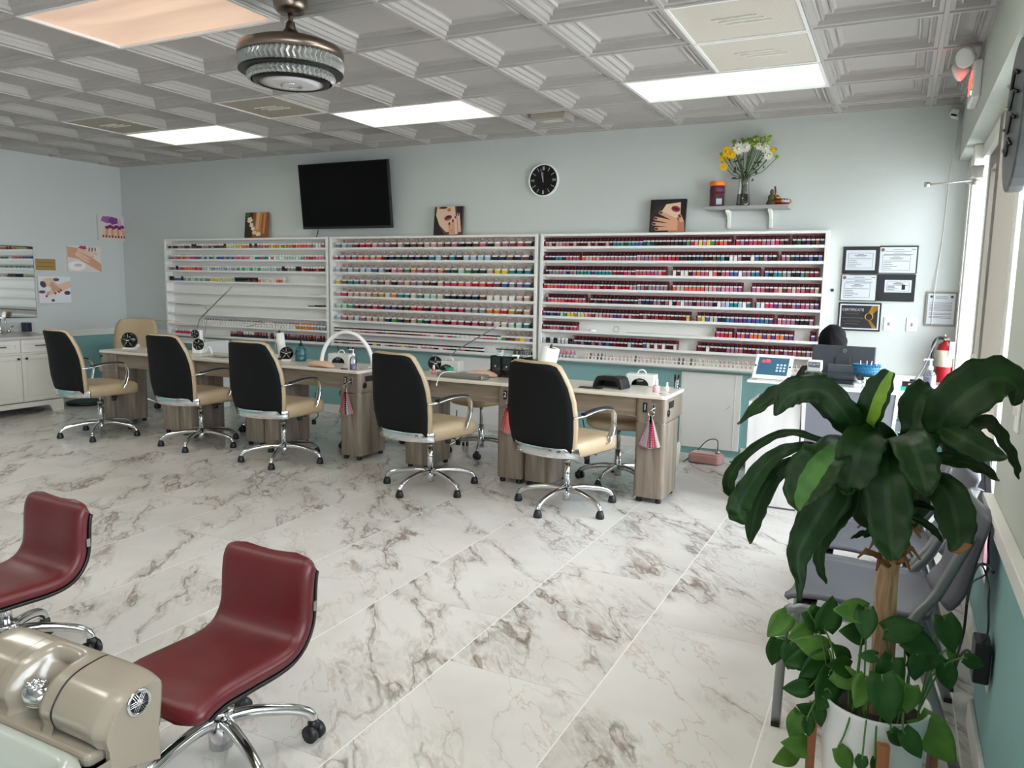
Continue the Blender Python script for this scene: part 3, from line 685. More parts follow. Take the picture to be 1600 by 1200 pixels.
def meshof(kind, col):
    """shared mesh data of one container in one colour"""
    key = (kind, col)
    if key in _mc: return _mc[key]
    c = PM[col]; b = MB()
    if kind == 'polish':      # square-shouldered bottle, white label collar, dark cap
        b.box(-.0130,.0130,-.0125,.0125,0,.035,0).box(-.0133,.0133,-.0128,.0128,.035,.047,1).lathe([(.0080,.047),(.0072,.070),(.005,.0715)], (0,0,0), 8, 2); ms = [c, M_SILV, M_CAPB]
    elif kind == 'jar':       # square dip powder jar with a white lid band
        b.box(-.0235,.0235,-.018,.018,0,.034,0).box(-.0240,.0240,-.0185,.0185,.034,.050,1); ms = [c, M_CAPW]
    elif kind == 'gel':       # taller bottle with tan cap
        b.lathe([(.019,0),(.020,.04),(.011,.050)], (0,0,0), 8, 0).lathe([(.0105,.050),(.011,.068),(.0165,.070),(.0165,.084),(.009,.087)], (0,0,0), 8, 1); ms = [c, M_CAPT]
    elif kind == 'small_jar':
        b.box(-.0215,.0215,-.016,.016,0,.020,0).box(-.022,.022,-.0165,.0165,.020,.036,1).box(-.0205,.0205,-.0155,.0155,.036,.048,2); ms = [c, M_CAPW, PM['burgundy'] if col not in ('black','grey','navy','dark green') else M_CAPB]
    elif kind == 'pot':       # low pot of coloured gel with a pale lid
        b.lathe([(.0180,0),(.0180,.036)], (0,0,0), 8, 0).lathe([(.0190,.036),(.0190,.053),(.016,.055)], (0,0,0), 8, 1); ms = [c, M_CAPB if col in ('black','dark green','navy','brown') else M_CAPW]
    elif kind == 'cap_bottle': # clear bottle with a long grey cap
        b.lathe([(.015,0),(.0155,.030),(.007,.035)], (0,0,0), 8, 0).lathe([(.011,.036),(.010,.070),(.008,.072)], (0,0,0), 8, 1); ms = [PM['silver'], c]
    elif kind == 'two_tone':  # coloured cap above a black bottle
        b.lathe([(.0145,0),(.015,.032),(.008,.036)], (0,0,0), 8, 0).lathe([(.012,.036),(.011,.068),(.008,.070)], (0,0,0), 8, 1); ms = [PM['black'] if col != 'silver' else PM['grey'], c]
    elif kind == 'sample':    # clear block with a nude swatch and small cap
        b.box(-.016,.016,-.012,.012,0,.034,0).box(-.009,.009,-.0125,-.0121,.006,.028,1).lathe([(.0075,.034),(.007,.060)], (0,0,0), 8, 1); ms = [M_WHITEP, c]
    o = b.build(kind, ms); me = o.data; bpy.data.objects.remove(o); _mc[key] = me; return me
ORD = ['top','second','third','fourth','fifth','sixth','seventh','eighth','bottom']
RN = {1: 'the corner rack', 2: 'the middle rack', 3: 'the red rack'}
NAMES = {'polish': ('nail_polish_bottle','nail polish bottle','bottle'), 'jar': ('dip_powder_jar','square white lidded jar','jar'), 'gel': ('gel_bottle','tan capped gel bottle','bottle'),
         'small_jar': ('sample_jar','small square jar','jar'), 'pot': ('gel_paint_pot','low pot','pot'), 'cap_bottle': ('remover_bottle','capped clear bottle','bottle'),
         'two_tone': ('lacquer_bottle','capped dark bottle','bottle'), 'sample': ('swatch_bottle','swatch bottle','bottle')}
def third(x, r):
    f = (x-r[0])/(r[1]-r[0])
    return ['corner end','first quarter','second quarter','third quarter','window end'][0 if f < .08 else 4 if f > .92 else 1 if f < .36 else 2 if f < .64 else 3]
pending = []
def put(kind, col, x, y, z, rk, row):
    pending.append((kind, col, x, y, z, rk, row))
rnd = random.Random(11)
def seq(spec, f):
    """spec: [(upto fraction, [colours])]"""
    for lim, cs in spec:
        if f <= lim: return rnd.choice(cs)
    return rnd.choice(spec[-1][1])
reds = ['dark red','burgundy','wine','rose','dark red','black']; dark = ['black','burgundy','brown','navy','dark green','dark red']; pinks = ['rose','pink','mauve','wine','hot pink','red']
S3 = [[(.28,reds+['nude']),(.42,['teal','dark green','green','blue']),(.55,dark),(.68,['coral','yellow','green','red','pink']),(.85,pinks),(1,dark)],
      [(.15,['navy','teal','grey','rose']),(.25,['coral','rose','nude']),(.45,['mauve','rose','pink']),(.52,['red','hot pink']),(.66,dark),(.78,['black','white','teal','mauve']),(1,['navy','blue','mauve','dark green','black'])],
      [(.15,['navy','grey','mauve']),(.28,['blue','teal','purple','green']),(.48,pinks+['red']),(.7,['coral','rose','burgundy','white']),(.82,['blue','teal','white','mauve']),(.93,['black','teal','grey']),(1,['brown','wine','dark red'])],
      [(.22,['coral','red','hot pink','coral']),(.36,['pink','dark red','red']),(.5,['mauve','grey','brown']),(.66,['coral','rose','pink','nude']),(.8,['wine','mauve','pink']),(1,['rose','nude','wine'])],
      [(.18,['pink','red','coral','rose']),(.38,dark),(.5,['navy','mauve','rose']),(.66,['white','rose','black','mauve']),(.82,['teal','blue','pale blue','lilac','white']),(1,['purple','mauve','hot pink','wine'])],
      [(.09,['navy','blue','purple']),(.18,['green','yellow','mint','gold']),(.28,['rose','brown','nude']),(.43,['wine','mauve','purple','dark red']),(.56,['red','wine','dark red']),(.66,['silver','blue','yellow','gold']),(.85,['blue','navy','purple','teal']),(1,['black','mauve','pink'])]]
trays = []
def row3(row, segs, spec):
    z = SH[row]
    for a, b_ in segs:
        n = int((b_-a)/.0335); trays.append((a-.008, a+n*.0335+.004, z, row))
        for k in range(n):
            x = a+.0335*(k+.5); put('polish', seq(spec, (x-R3[0])/(R3[1]-R3[0])), x, YR+.026, z+.004, 3, row)
row3(0, [(1.292,2.95),(2.965,3.385),(3.395,3.63)], S3[0]); row3(1, [(1.292,1.63),(1.645,3.30),(3.32,3.63)], S3[1])
row3(2, [(1.300,2.43),(2.46,3.19),(3.20,3.63)], S3[2]); row3(3, [(1.285,2.435),(2.465,3.06),(3.11,3.62)], S3[3])
row3(4, [(1.325,1.72),(1.735,3.13),(3.15,3.62)], S3[4]); row3(5, [(1.285,2.655),(2.685,3.30),(3.32,3.61)], S3[5])
row3(6, [(1.285,1.64),(2.845,3.00),(3.01,3.46),(3.575,3.61)], [(.2,['wine','mauve','rose']),(.75,['red','coral','rose','hot pink']),(.9,['hot pink','purple','coral','orange']),(1,['purple'])])
row3(7, [(1.59,2.53),(2.70,3.27),(3.28,3.625)], [(.15,['brown','gold','purple']),(.3,['navy','blue','purple','mauve']),(.45,['green','purple','mint','dark red','wine']),(.7,['burgundy','white','wine']),(1,['rose','mauve','dark red','brown'])])
for k in range(8): put('pot', rnd.choice(['gold','black','beige','brown','silver']), 1.30+.036*k, YR+.03, SH[7], 3, 7)
for k in range(10): put('cap_bottle', 'pink', 1.295+.034*k, YR+.028, SH[8], 3, 8)
for k in range(56): put('sample', rnd.choice(['beige','nude','brown','nude']), 1.72+.0345*k, YR+.028, SH[8], 3, 8)
# middle rack: square jars in front, tan capped bottles behind and between
S2 = [[(.1,['pale blue','blue','grey']),(.2,['wine','red','rose']),(.6,['grey','mauve','nude','black','brown']),(1,['nude','brown','rose','black','mauve'])],
      [(.12,['wine','rose','brown','mauve']),(.28,['coral','coral','red','nude']),(.5,['navy','grey','dark green','black']),(.7,['wine','pale blue','black','teal']),(1,['navy','grey','pale blue','brown'])],
      [(.12,['grey','pale blue']),(.25,['blue','navy','pale blue']),(.36,['burgundy','rose','pink']),(.42,['green','brown']),(.6,['rose','nude','orange','mauve']),(.8,['green','mint','dark green','grey']),(.9,['yellow','gold','nude']),(1,['dark green','green','teal'])],
      [(.05,['yellow','brown']),(.14,['teal','orange','yellow']),(.6,['grey','mauve','nude','black','brown']),(.85,['red','hot pink','coral','pink']),(1,['grey','mauve','blue','brown'])],
      [(.2,['rose','hot pink','nude','coral']),(.35,['orange','yellow','gold','beige']),(.6,['pale blue','mint','teal','beige']),(.75,['navy','blue','black']),(1,['nude','mauve','white','brown'])],
      [(.1,['mint','teal','green']),(.25,['hot pink','wine','dark red']),(.38,['burgundy','wine','purple']),(.5,['red','coral','black']),(.7,['hot pink','wine','mauve']),(.8,['grey','mauve']),(.9,['red','orange','coral']),(1,['brown','gold','nude'])],
      [(.12,['pale blue','rose','nude']),(.5,['mauve','nude','brown','navy','green']),(.75,['wine','rose','dark red']),(.9,['nude','mauve','brown','beige']),(1,['dark green','teal','mint'])]]
for row in range(7):
    z = SH[row]; n = 29; a = -1.075+(.0 if row == 1 else .025)
    for k in range(n):
        x = a+.0775*k; f = k/(n-1); c = seq(S2[row], f)
        if x > 1.185: break
        put('jar', c, x, YR+.026, z+.002, 2, row)
        if x+.038 < 1.185: put('gel', seq(S2[row], f), x+.038, YR+.058, z+.002, 2, row)
for k in range(40):
    x = -1.085+.0495*k
    if x < .85: put('small_jar', rnd.choice(['burgundy','wine','brown','mauve','rose','nude'] if k < 24 else ['grey','rose','nude','hot pink','white','mint']), x, YR+.024, SH[7], 2, 7)
for k, c in enumerate(['green','wine','brown','gold','yellow','lilac','brown']):
    put('jar', c, .885+.050*k, YR+.026, SH[7], 2, 7)
    if k < 5: put('gel', c, .905+.055*k, YR+.058, SH[7], 2, 7)
for k in range(36):
    x = -1.085+.0495*k
    put('small_jar', rnd.choice(['wine','dark red','black','grey','mauve'] if k < 8 else ['black','grey','brown','dark green','navy','yellow','white','rose']), x, YR+.024, SH[8], 2, 8)
for k in range(5): put('two_tone', 'beige', 1.0+.045*k, YR+.03, SH[8], 2, 8)
# corner rack
S1 = [[(.15,['black','grey','dark red']),(.4,['wine','brown','grey','dark red']),(.5,['mint','green','yellow']),(.66,['rose','orange','mauve','dark green']),(.8,['yellow','gold','green','orange']),(.9,['red','coral','orange']),(1,['rose','beige','white','grey'])],
      [(.06,['grey']),(.22,['hot pink','pink','rose','orange']),(.45,['pale blue','grey','mint','navy','blue']),(.7,['rose','pink','teal','white']),(.86,['white','grey','mint']),(1,['pink','red','rose'])],
      [(.1,['black','grey','mauve']),(.25,['coral','red','orange']),(.45,['grey','silver','white','pale blue']),(.7,['mint','green','pale blue']),(.85,['burgundy','grey','black']),(1,['red','dark red','coral'])],
      [(.12,['navy','blue']),(.3,['pale blue','grey','mint']),(.45,['yellow','mint','beige']),(.6,['black','brown','black']),(.72,['coral','white','beige'])]]
for row in range(4):
    n = 60 if row < 3 else 46
    for k in range(n):
        x = -3.545+.0388*k
        if x > -1.215: break
        put('pot', seq(S1[row], (x-R1[0])/(R1[1]-R1[0])), x, YR+.024, SH[row], 1, row)
for k in range(44):
    x = -3.03+.0415*k; c = 'grey' if k < 31 else ('rose' if k < 34 else ('orange' if k < 40 else 'grey'))
    put('cap_bottle', c, x, YR+.05, SH[7], 1, 7); put('pot', 'white' if k < 34 else ('orange' if k < 40 else 'grey'), x, YR+.022, SH[7], 1, 7)
for k in range(5): put('pot', 'hot pink', -3.49+.058*k, YR+.03, SH[8], 1, 8)
for k in range(34):
    x = -2.60+.0405*k; put('two_tone', 'gold' if k < 2 else ('white' if k in (5,6,7,8) else rnd.choice(['red','wine','dark red','mauve'] if k not in range(14,21) else ['navy','silver','grey'])), x, YR+.028, SH[8], 1, 8)
# tall individual ones first (nearest first), the rest of a kind past 300 as one object
cam = Vector((4.163,-3.18,1.42)); by = {}
for p in pending: by.setdefault(NAMES[p[0]][0], []).append(p)
for nm, ps in by.items():
    ps.sort(key=lambda p: (Vector(p[2:5])-cam).length)
    for p in ps[:300]:
        kind, col, x, y, z, rk, row = p; nn, ph, cat = NAMES[kind]
        o = bpy.data.objects.new(nn, meshof(kind, col)); COL.objects.link(o); o.location = (x, y, z)
        tag(o, f"{col} {ph}, {ORD[row]} shelf of {RN[rk]}, {third(x, (R1,R2,R3)[rk-1])}", cat, f"{nn.replace('_',' ')}s on the {ORD[row]} shelf of {RN[rk]}")
    if ps[300:]:
        b = MB(); cols = sorted({p[1] for p in ps[300:]}); ms = [PM[c] for c in cols]+[M_SILV, M_CAPB]
        for kind, col, x, y, z, rk, row in ps[300:]:
            ci = cols.index(col); b.box(x-.0125,x+.0125,y-.0125,y+.0125,z,z+.030,ci).box(x-.0128,x+.0128,y-.0128,y+.0128,z+.030,z+.042,len(cols)).lathe([(.0085,z+.042),(.0078,z+.074),(.005,z+.0755)], (x,y,0), 8, len(cols)+1)
        tag(b.build(nm, ms), 'remaining nail polish bottles at the corner-side end of the red rows', 'bottles', kind='stuff')
# red tray inserts behind the rows
M_TRAY = mat('red_tray', '#8a1c2c', .35)
for k, (a, b_, z, row) in enumerate(trays):
    o = MB().box(a, b_, YR+.008, YR+.062, z, z+.003).box(a, b_, YR+.056, YR+.060, z, z+.082).box(a, a+.003, YR+.01, YR+.06, z, z+.05).box(b_-.003, b_, YR+.01, YR+.06, z, z+.05).box(a, b_, YR+.010, YR+.058, z+.078, z+.082).build('display_tray', M_TRAY)
    n_here = [i for i, q in enumerate([t_ for t_ in trays if t_[3] == row]) if q[0] == a][0]
    tag(o, f"red display tray holding polish, {ORD[row]} shelf, {['first','second','third','fourth'][n_here]} from the middle rack", 'display tray', f'red trays on the {ORD[row]} shelf')
# odd things on the shelves
tag(MB().tube([(0,0,.004),(.14,.01,.004)], .004, 6).build('nail_file', M_BLACK, loc=(-1.46,YR+.03,SH[4])), 'thin black nail file lying on an empty shelf of the rack nearest the corner', 'nail file')
tag(MB().obox((.07,0,.008), (.17,.03,.014)).obox((.16,.01,.015), (.16,.03,.014), (0,0,.2)).build('black_brush', M_BLACK, loc=(-1.46,YR+.04,SH[5]), bevel=.003), 'black tool lying on the empty shelf under the nail file', 'tool')
tag(MB().tube(arc(0,.03,.026,0,340,14), .003, 6).build('wire_ring', M_STEEL, loc=(1.98,YR+.03,SH[6])), 'small wire ring standing on the seventh shelf of the red rack', 'wire ring')
tag(MB().lathe([(.03,0),(.03,.018),(.026,.02)], (0,0,0), 14).build('lidded_tin', M_WHITEP, loc=(1.76,YR+.035,SH[6])), 'small round white tin on the seventh shelf of the red rack', 'tin')
tag(MB().tube([(0,0,.005),(.45,.01,.004)], .004, 6).tube([(.2,.02,.005),(.62,.0,.004)], .003, 6).build('brush_handle', M_CAPT, loc=(2.08,YR+.03,SH[6])), 'long thin brush lying on the seventh shelf of the red rack', 'brush')
# ------------------------------------------------------------------ wall things
# television (tilted slightly forward, its lower edge nearer the wall)
t = thing('television', 'black flat television mounted above the racks', 'television', (-.93, YB-.12, 2.27), 0)
tv = MB().obox((0,0,0), (1.13,.035,.655), (R(6),0,0)).build('casing', M_BLACK, t, bevel=.004)
MB().obox((0,-.0185,.006), (1.105,.004,.622), (R(6),0,0)).build('screen', mat('tv_screen', '#020203', .5, spec=.12), t)
MB().obox((0,.065,0), (.30,.10,.20)).build('wall_bracket', M_BLACK, t)
MB().tube(spline([(-.40,.06,-.33),(-.42,.07,-.38),(-.44,.06,-.42)],4), .004, 6).build('cable', M_BLACK, t)
# clock
t = thing('wall_clock', 'round black faced wall clock with roman numerals and white rim', 'clock', (1.235, YB, 2.342))
MB().lathe([(.142,0),(.148,.02),(.148,.038),(.136,.042),(.133,.030),(.01,.029)], (0,0,0), 40, axis='y').build('rim', M_WHITEP, t)
MB().lathe([(.134,.030),(.134,.032)], (0,0,0), 40, axis='y').build('dial', M_BLACKG, t)
b = MB()
for k in range(12):
    a = R(30*k); ca, sa = math.sin(a), math.cos(a); wd = .004 if k % 3 else .003
    offs = (-.007,0,.007) if k in (0,3) else ((-.005,.005) if k in (6,9) else (0,))
    for o_ in offs:
        b.tube([(ca*.088+sa*o_, -.034, sa*.088-ca*o_), (ca*.122+sa*o_, -.034, sa*.122-ca*o_)], wd*.6, 5)
b.build('numerals', M_PAPER, t)
MB().tube([(0,-.037,-.02),(-.026,-.037,.098)], .0022, 5).build('minute_hand', M_PAPER, t); MB().tube([(0,-.038,-.02),(-.006,-.038,.068)], .003, 5).build('hour_hand', M_PAPER, t)
# canvases made of flat colour shapes on a stretched frame
SK, SK2, SK3 = '#d7a083', '#b97a5d', '#e8c4ab'
def finger(x0, y0, x1, y1, w, c, nail=None):
    dx, dy = x1-x0, y1-y0; L_ = math.hypot(dx, dy); nx, ny = -dy/L_*w, dx/L_*w; ux, uy = dx/L_, dy/L_
    pts = [(x0+nx, y0+ny), (x0-nx, y0-ny)]
    for k in range(5):
        a = -90+45*k; ca, sa = math.cos(R(a)), math.sin(R(a)); pts.append((x1+ux*w*ca+nx*sa, y1+uy*w*ca+ny*sa))
    out = [(c, pts)]
    if nail:
        out.append((nail, [(x1+nx*.6-ux*w, y1+ny*.6-uy*w), (x1-nx*.6-ux*w, y1-ny*.6-uy*w), (x1-nx*.5+ux*w*.8, y1-ny*.5+uy*w*.8), (x1+nx*.5+ux*w*.8, y1+ny*.5+uy*w*.8)]))
    return out
def ell(cx, cy, rx, ry, c, rot=0, n=14, wob=0):
    ca, sa = math.cos(R(rot)), math.sin(R(rot)); P = []
    for k in range(n):
        a = 2*PI*k/n; f = 1+wob*math.sin(a*5+cx*9); x, y = rx*f*math.cos(a), ry*f*math.sin(a); P.append((cx+x*ca-y*sa, cy+x*sa+y*ca))
    return (c, P)
def canvas(label, w, h, base, shapes, loc, rot, cat='picture', name='canvas_picture', frame=None, depth=.03):
    t = thing(name, label, cat, loc); t.rotation_euler = rot
    MB().box(-w/2, w/2, -depth, 0, 0, h).build('canvas', mat('canvas_'+base.strip('#'), base, .6), t, bevel=.001)
    cols = []; b = MB()
    for k, (c, P) in enumerate(shapes):
        if c not in cols: cols.append(c)
        P = [((min(1, max(0, x))-.5)*w, min(1, max(0, y))*h) for x, y in P]; y_ = -depth-.0004-.00025*k
        b.add([(x, y_, z) for x, z in P], [tuple(range(len(P)))], cols.index(c))
    if shapes: b.build('print', [mat('ink_'+c.strip('#'), c, .6) for c in cols], t)
    return t
# on the racks
z0 = 1.863
lean = R(-6)
s1 = [('#3c2418', [(0,0),(.35,0),(.3,.5),(.38,1),(0,1)]), ('#c98a55', [(.45,.2),(.9,.15),(.95,1),(.5,1)]), ('#e0b07c', [(.5,.35),(.62,.3),(.66,1),(.54,1)]), ('#a3602f', [(.72,.1),(.8,.1),(.85,.95),(.76,.95)]),
      ell(.22,.7,.12,.12,'#efe3cf',wob=.2), ell(.3,.5,.09,.09,'#efe3cf',wob=.2), ell(.38,.36,.09,.08,'#f4ead8',wob=.2), ell(.45,.2,.1,.08,'#e7c8a2',wob=.2), ell(.62,.14,.12,.08,'#f0d9b8',wob=.2), ell(.12,.9,.1,.08,'#3d6b35')]
canvas('small brown spa picture standing on top of the rack nearest the corner', .325, .275, '#8e5230', s1, (-2.19, YB-.055, z0), (lean,0,0))
s2 = [('#241a18', [(0,0),(.4,0),(.2,.3),(.05,.75),(0,1)]), (SK3, [(.1,1),(.72,1),(.78,.55),(.62,.12),(.45,.1),(.2,.35),(.06,.7)]), ell(.30,.96,.16,.04,'#3a241f'), ell(.52,.88,.07,.06,SK2),
      ell(.50,.60,.14,.09,'#8b1f2e',20), ell(.51,.63,.08,.035,'#2a0d12',20), ell(.50,.55,.10,.03,'#c2485a',20), ('#1d1718', [(.78,1),(1,1),(1,.3),(.86,.5)])]
for (a, b_, c, d, nl) in ((.62,.0,.56,.40,'#4a1422'),(.72,0,.68,.50,'#4a1422'),(.83,.02,.76,.62,'#7b2136'),(.94,.1,.86,.72,'#7b2136')): s2 += finger(a, b_, c, d, .05, SK if nl[1] == '4' else SK3, nl)
canvas('canvas of open red lips and dark nails, standing on the middle rack', .312, .27, '#5c4238', s2, (.263, YB-.055, z0), (lean,0,0))
s3 = [('#1b1719', [(0,1),(1,1),(1,.25),(.92,.2),(.86,.7),(.5,.92),(.2,.75),(0,.6)]), (SK3, [(.32,.62),(.45,.85),(.85,.9),(.86,.5),(.70,.35),(.45,.45)]), ell(.72,.70,.13,.09,'#9c2638',-20), ell(.72,.71,.09,.03,'#3b0d16',-20), (SK2, [(.55,.0),(1,0),(.98,.32),(.78,.36),(.5,.22)])]
for (a, b_, c, d, nl) in ((.80,.10,.20,.10,'#3b2a2c'),(.80,.18,.12,.26,'#3b2a2c'),(.80,.26,.16,.42,'#4a3034'),(.78,.33,.30,.60,'#5b3038'),(.92,.3,.84,.48,'#5b3038')): s3 += finger(a, b_, c, d, .055, SK, nl)
s3 += [ell(.2,.9,.12,.08,'#0f0d0f',20,wob=.2), ell(.4,.93,.14,.06,'#0f0d0f',0,wob=.2)]
canvas('tilted canvas of lips behind a hand of painted nails, on the red rack', .30, .27, '#2a2223', s3, (2.395, YB-.06, z0), (lean,R(0),R(0)))
# on the left wall (rotated to face +x)
rw = R(90)
p1 = [('#d9cfc9', [(0,0),(1,0),(1,1),(0,1)]), ell(.30,.83,.20,.14,'#9a5fa0',wob=.12), ell(.50,.80,.16,.15,'#7d3f86',wob=.15), (SK3, [(.1,.1),(.9,.1),(.8,.55),(.2,.55)]), ('#d8a6c4', [(.62,.6),(.72,.95),(.8,.5)])]
for k in range(8): p1 += finger(.2+.085*k, .45, .15+.10*k, .16, .045, SK if k % 2 else SK3, '#5e2350')
p1 += [ell(.28+.1*k,.52+(.05 if k % 2 else 0),.07,.07,'#7e1f6c',wob=.25) for k in range(6)]
canvas('canvas of hands with purple flowers, topmost on the side wall', .405, .30, '#dcd4cc', p1, (XL, 3.165, 1.845), (0,0,rw))
p2 = [('#e6dad2', [(0,0),(1,0),(1,1),(0,1)]), (SK, [(0,.95),(.35,.9),(1,.32),(1,0),(.7,.2),(.3,.5),(0,.55)]), ell(.25,.22,.27,.18,'#f5f2ef'), ell(.30,.25,.12,.06,'#c9c2c6'), ell(.45,.93,.12,.08,'#b23a6d',wob=.2)]
for (a, b_, c, d) in ((.25,.75,.62,.50),(.22,.68,.60,.38),(.3,.82,.75,.60),(.3,.88,.85,.70)): p2 += finger(a, b_, c, d, .04, SK3, '#d6b7a8')
p2 += [('#22191d', [(.62+.09*k,.80),(.65+.09*k,.80),(.67+.09*k,.95),(.64+.09*k,.95)]) for k in range(3)]
canvas('canvas of crossed hands on a white towel, middle one on the side wall', .415, .30, '#e6dad2', p2, (XL, 2.77, 1.465), (0,0,rw))
p3 = [('#e9e6ea', [(0,0),(1,0),(1,1),(0,1)]), (SK3, [(.15,.9),(.4,.95),(.6,.7),(1,.85),(1,.6),(.7,.42),(.3,.3),(.2,.3),(.4,.55),(.2,.65)]), ell(.14,.70,.09,.13,'#4c4559',20), ell(.10,.42,.10,.06,'#57506a'), ell(.88,.38,.10,.08,'#4c4559'), ell(.55,.88,.10,.06,'#57506a'), ell(.42,.10,.06,.05,'#5b4a62')]
for (a, b_, c, d) in ((.35,.7,.62,.42),(.38,.78,.68,.48),(.4,.6,.5,.36),(.3,.42,.22,.25)): p3 += finger(a, b_, c, d, .04, SK, '#5a2030')
canvas('canvas of hands among dark stones, lowest one on the side wall', .375, .30, '#e9e6ea', p3, (XL, 2.39, 1.105), (0,0,rw))
g = canvas('small gold plaque between the mirror and the lowest hand canvas', .225, .125, '#a8884a', [('#57431f', [(.08,.66),(.9,.66),(.9,.70),(.08,.70)]), ('#57431f', [(.08,.30),(.9,.30),(.9,.34),(.08,.34)])], (XL, 2.315, 1.473), (0,0,rw), cat='plaque', name='wall_plaque', depth=.008)

# floating shelf
t = thing('floating_shelf', 'grey floating shelf on two white brackets above the red rack', 'shelf', (3.04, YB, 2.03))
MB().box(-.32,.32,-.20,-.002,0,.025).build('board', mat('grey_board', '#9a9897', .5), t, bevel=.002)
for x in (-.15,.175):
    MB().prism([(-.002,0),(-.135,0),(-.13,-.018),(-.10,-.024),(-.055,-.045),(-.032,-.075),(-.024,-.14),(-.002,-.145)], x-.012, x+.012, plane='yz').build('bracket', M_TRIM, t, bevel=.002)
SZ = 2.0555
t = thing('candy_jar', 'tall plastic jar with an orange lid, at one end of the floating shelf', 'jar', (2.80, YB-.10, SZ))
MB().lathe([(.044,0),(.046,.01),(.046,.13)], (0,0,0), 20).build('body', mat('maroon_label', '#5e3035', .35), t)
MB().lathe([(.0465,.085),(.0465,.128)], (0,0,0), 20).build('label_band', mat('purple_label', '#5a2742', .4), t)
MB().lathe([(.046,.131),(.050,.133),(.050,.158),(.045,.162)], (0,0,0), 20).build('lid', mat('orange_plastic', '#e8812f', .35), t)
MB().box(.005,.04,-.0475,-.040,.012,.050).build('front_label', mat('pale_label','#b9cfe4',.4), t)
# vase of flowers
t = thing('flower_vase', 'glass vase of yellow and white flowers with green buds on the floating shelf', 'vase', (3.005, YB-.10, SZ))
MB().lathe([(.044,0),(.046,.01),(.038,.08),(.033,.13),(.036,.19),(.034,.19),(.031,.13),(.036,.08),(.042,.012)], (0,0,0), 24, cap=False).build('glass', M_GLASS, t)
MB().lathe([(.040,.004),(.041,.012),(.036,.075)], (0,0,0), 20).build('water', glassy('vase_water', '#8d9279', .1), t)
MB().lathe([(.006,.01),(.012,.10),(.010,.18)], (.01,-.01,0), 12).build('spiral_stem_tie', M_ACRY, t)
rf = random.Random(3); GS = mat('stem_green', '#3f5a2c', .6); GB = mat('bud_green', '#86a03c', .6); YL = mat('yellow_petal', '#f0c21f', .55); WP = mat('white_petal', '#f1efe4', .6); LFM = mat('leaf_dull', '#2f4424', .6)
heads = []
for k in range(34):
    a = rf.uniform(-1, 1); x = .02+a*.17; z = .40-.10*abs(a)**2+rf.uniform(-.05,.03); y = rf.uniform(-.05,.05)
    heads.append((x, y, z))
b = MB()
for x, y, z in heads: b.tube(spline([(rf.uniform(-.015,.015), rf.uniform(-.01,.01), .02), (x*.12, y*.3, .17), (x*.55, y*.8, z*.72), (x, y, z)], 3), .0022, 5)
b.build('stems', GS, t)['kind'] = 'stuff'
def bloom(b, x, y, z, r, n=11):
    for ring, (rr, up) in enumerate(((1,.15),(.72,.5),(.42,.8))):
        for k in range(n):
            a = 2*PI*(k+ring*.5)/n; ca, sa = math.cos(a), math.sin(a); e = r*rr
            b.add([(x,y,z),(x+ca*e*.6-sa*e*.22, y-e*.2*up, z+sa*e*.6+ca*e*.22),(x+ca*e, y-e*.5*up, z+sa*e),(x+ca*e*.6+sa*e*.22, y-e*.2*up, z+sa*e*.6-ca*e*.22)], [(0,1,2,3)])
for (x, y, z, r, m_) in ((-.105,-.05,.335,.040,YL),(-.075,-.05,.32,.036,YL),(-.135,-.03,.305,.030,YL),(-.12,-.05,.245,.030,YL),(.165,-.03,.33,.024,YL),(-.035,-.05,.35,.042,WP),(.01,-.05,.355,.034,WP),(.125,-.04,.345,.034,WP),(.145,-.04,.30,.032,WP),(.09,-.04,.36,.028,WP)):
    b = MB(); bloom(b, x, y, z, r); b.lathe([(.0,-.006),(r*.28,0),(0,.006)], (x,y-r*.35,z), 8, axis='y'); b.build('flower', m_, t)
b = MB()
for x, y, z in heads+[(rf.uniform(-.03,.15), rf.uniform(-.04,.04), rf.uniform(.36,.42)) for _ in range(26)]:
    b.lathe([(.002,-.010),(.012,-.002),(.013,.005),(.004,.012)], (x,y,z+.004), 7)
b.build('buds', GB, t)['kind'] = 'stuff'
b = MB()
for k in range(30):
    a = rf.uniform(-1,1); z = rf.uniform(.17,.34); x = a*.13*(z/.3); y = rf.uniform(-.05,.05); s_ = rf.uniform(.018,.03); an = rf.uniform(0,6)
    b.add([(x,y,z),(x+s_*math.cos(an)*.6,y-.006,z+s_*math.sin(an)),(x+s_*math.cos(an),y,z+s_*.5*math.sin(an)-.01),(x+s_*.5,y+.004,z-.012)], [(0,1,2,3)])
b.build('leaves', LFM, t)['kind'] = 'stuff'
t = thing('bronze_figurine', 'small bronze figurine with a raised arm on the floating shelf', 'figurine', (3.225, YB-.12, SZ))
BRZ = mat('aged_bronze', '#5a4c35', .45, .5)
MB().lathe([(.028,0),(.034,.012),(.026,.025),(.020,.04),(.024,.052),(.016,.064),(.008,.070),(.012,.080),(.010,.092),(.002,.10)], (0,0,0), 14).tube(spline([(.014,0,.055),(.022,0,.08),(.016,0,.115)],3), .006, 6).build('body', BRZ, t)
t = thing('red_gold_ornament', 'small red and gold ornament at the end of the floating shelf', 'ornament', (3.30, YB-.12, SZ))
MB().lathe([(.030,0),(.045,.018),(.040,.034),(.018,.040)], (0,0,0), 16, sx=1.3, sy=.8).build('body', mat('red_lacquer','#8e1f1c',.25), t)
MB().lathe([(.016,.038),(.020,.046),(.010,.058),(.002,.064)], (-.025,0,0), 12).lathe([(.048,.016),(.050,.020),(.048,.024)], (0,0,0), 16, sx=1.27, sy=.8).build('gold_trim', M_GOLD, t)
for k in range(3): MB().lathe([(.009,0),(.009,.003)], (.012+.016*k,-.034,.022), 10, axis='y').build('gold_coin', M_PAPER, t)

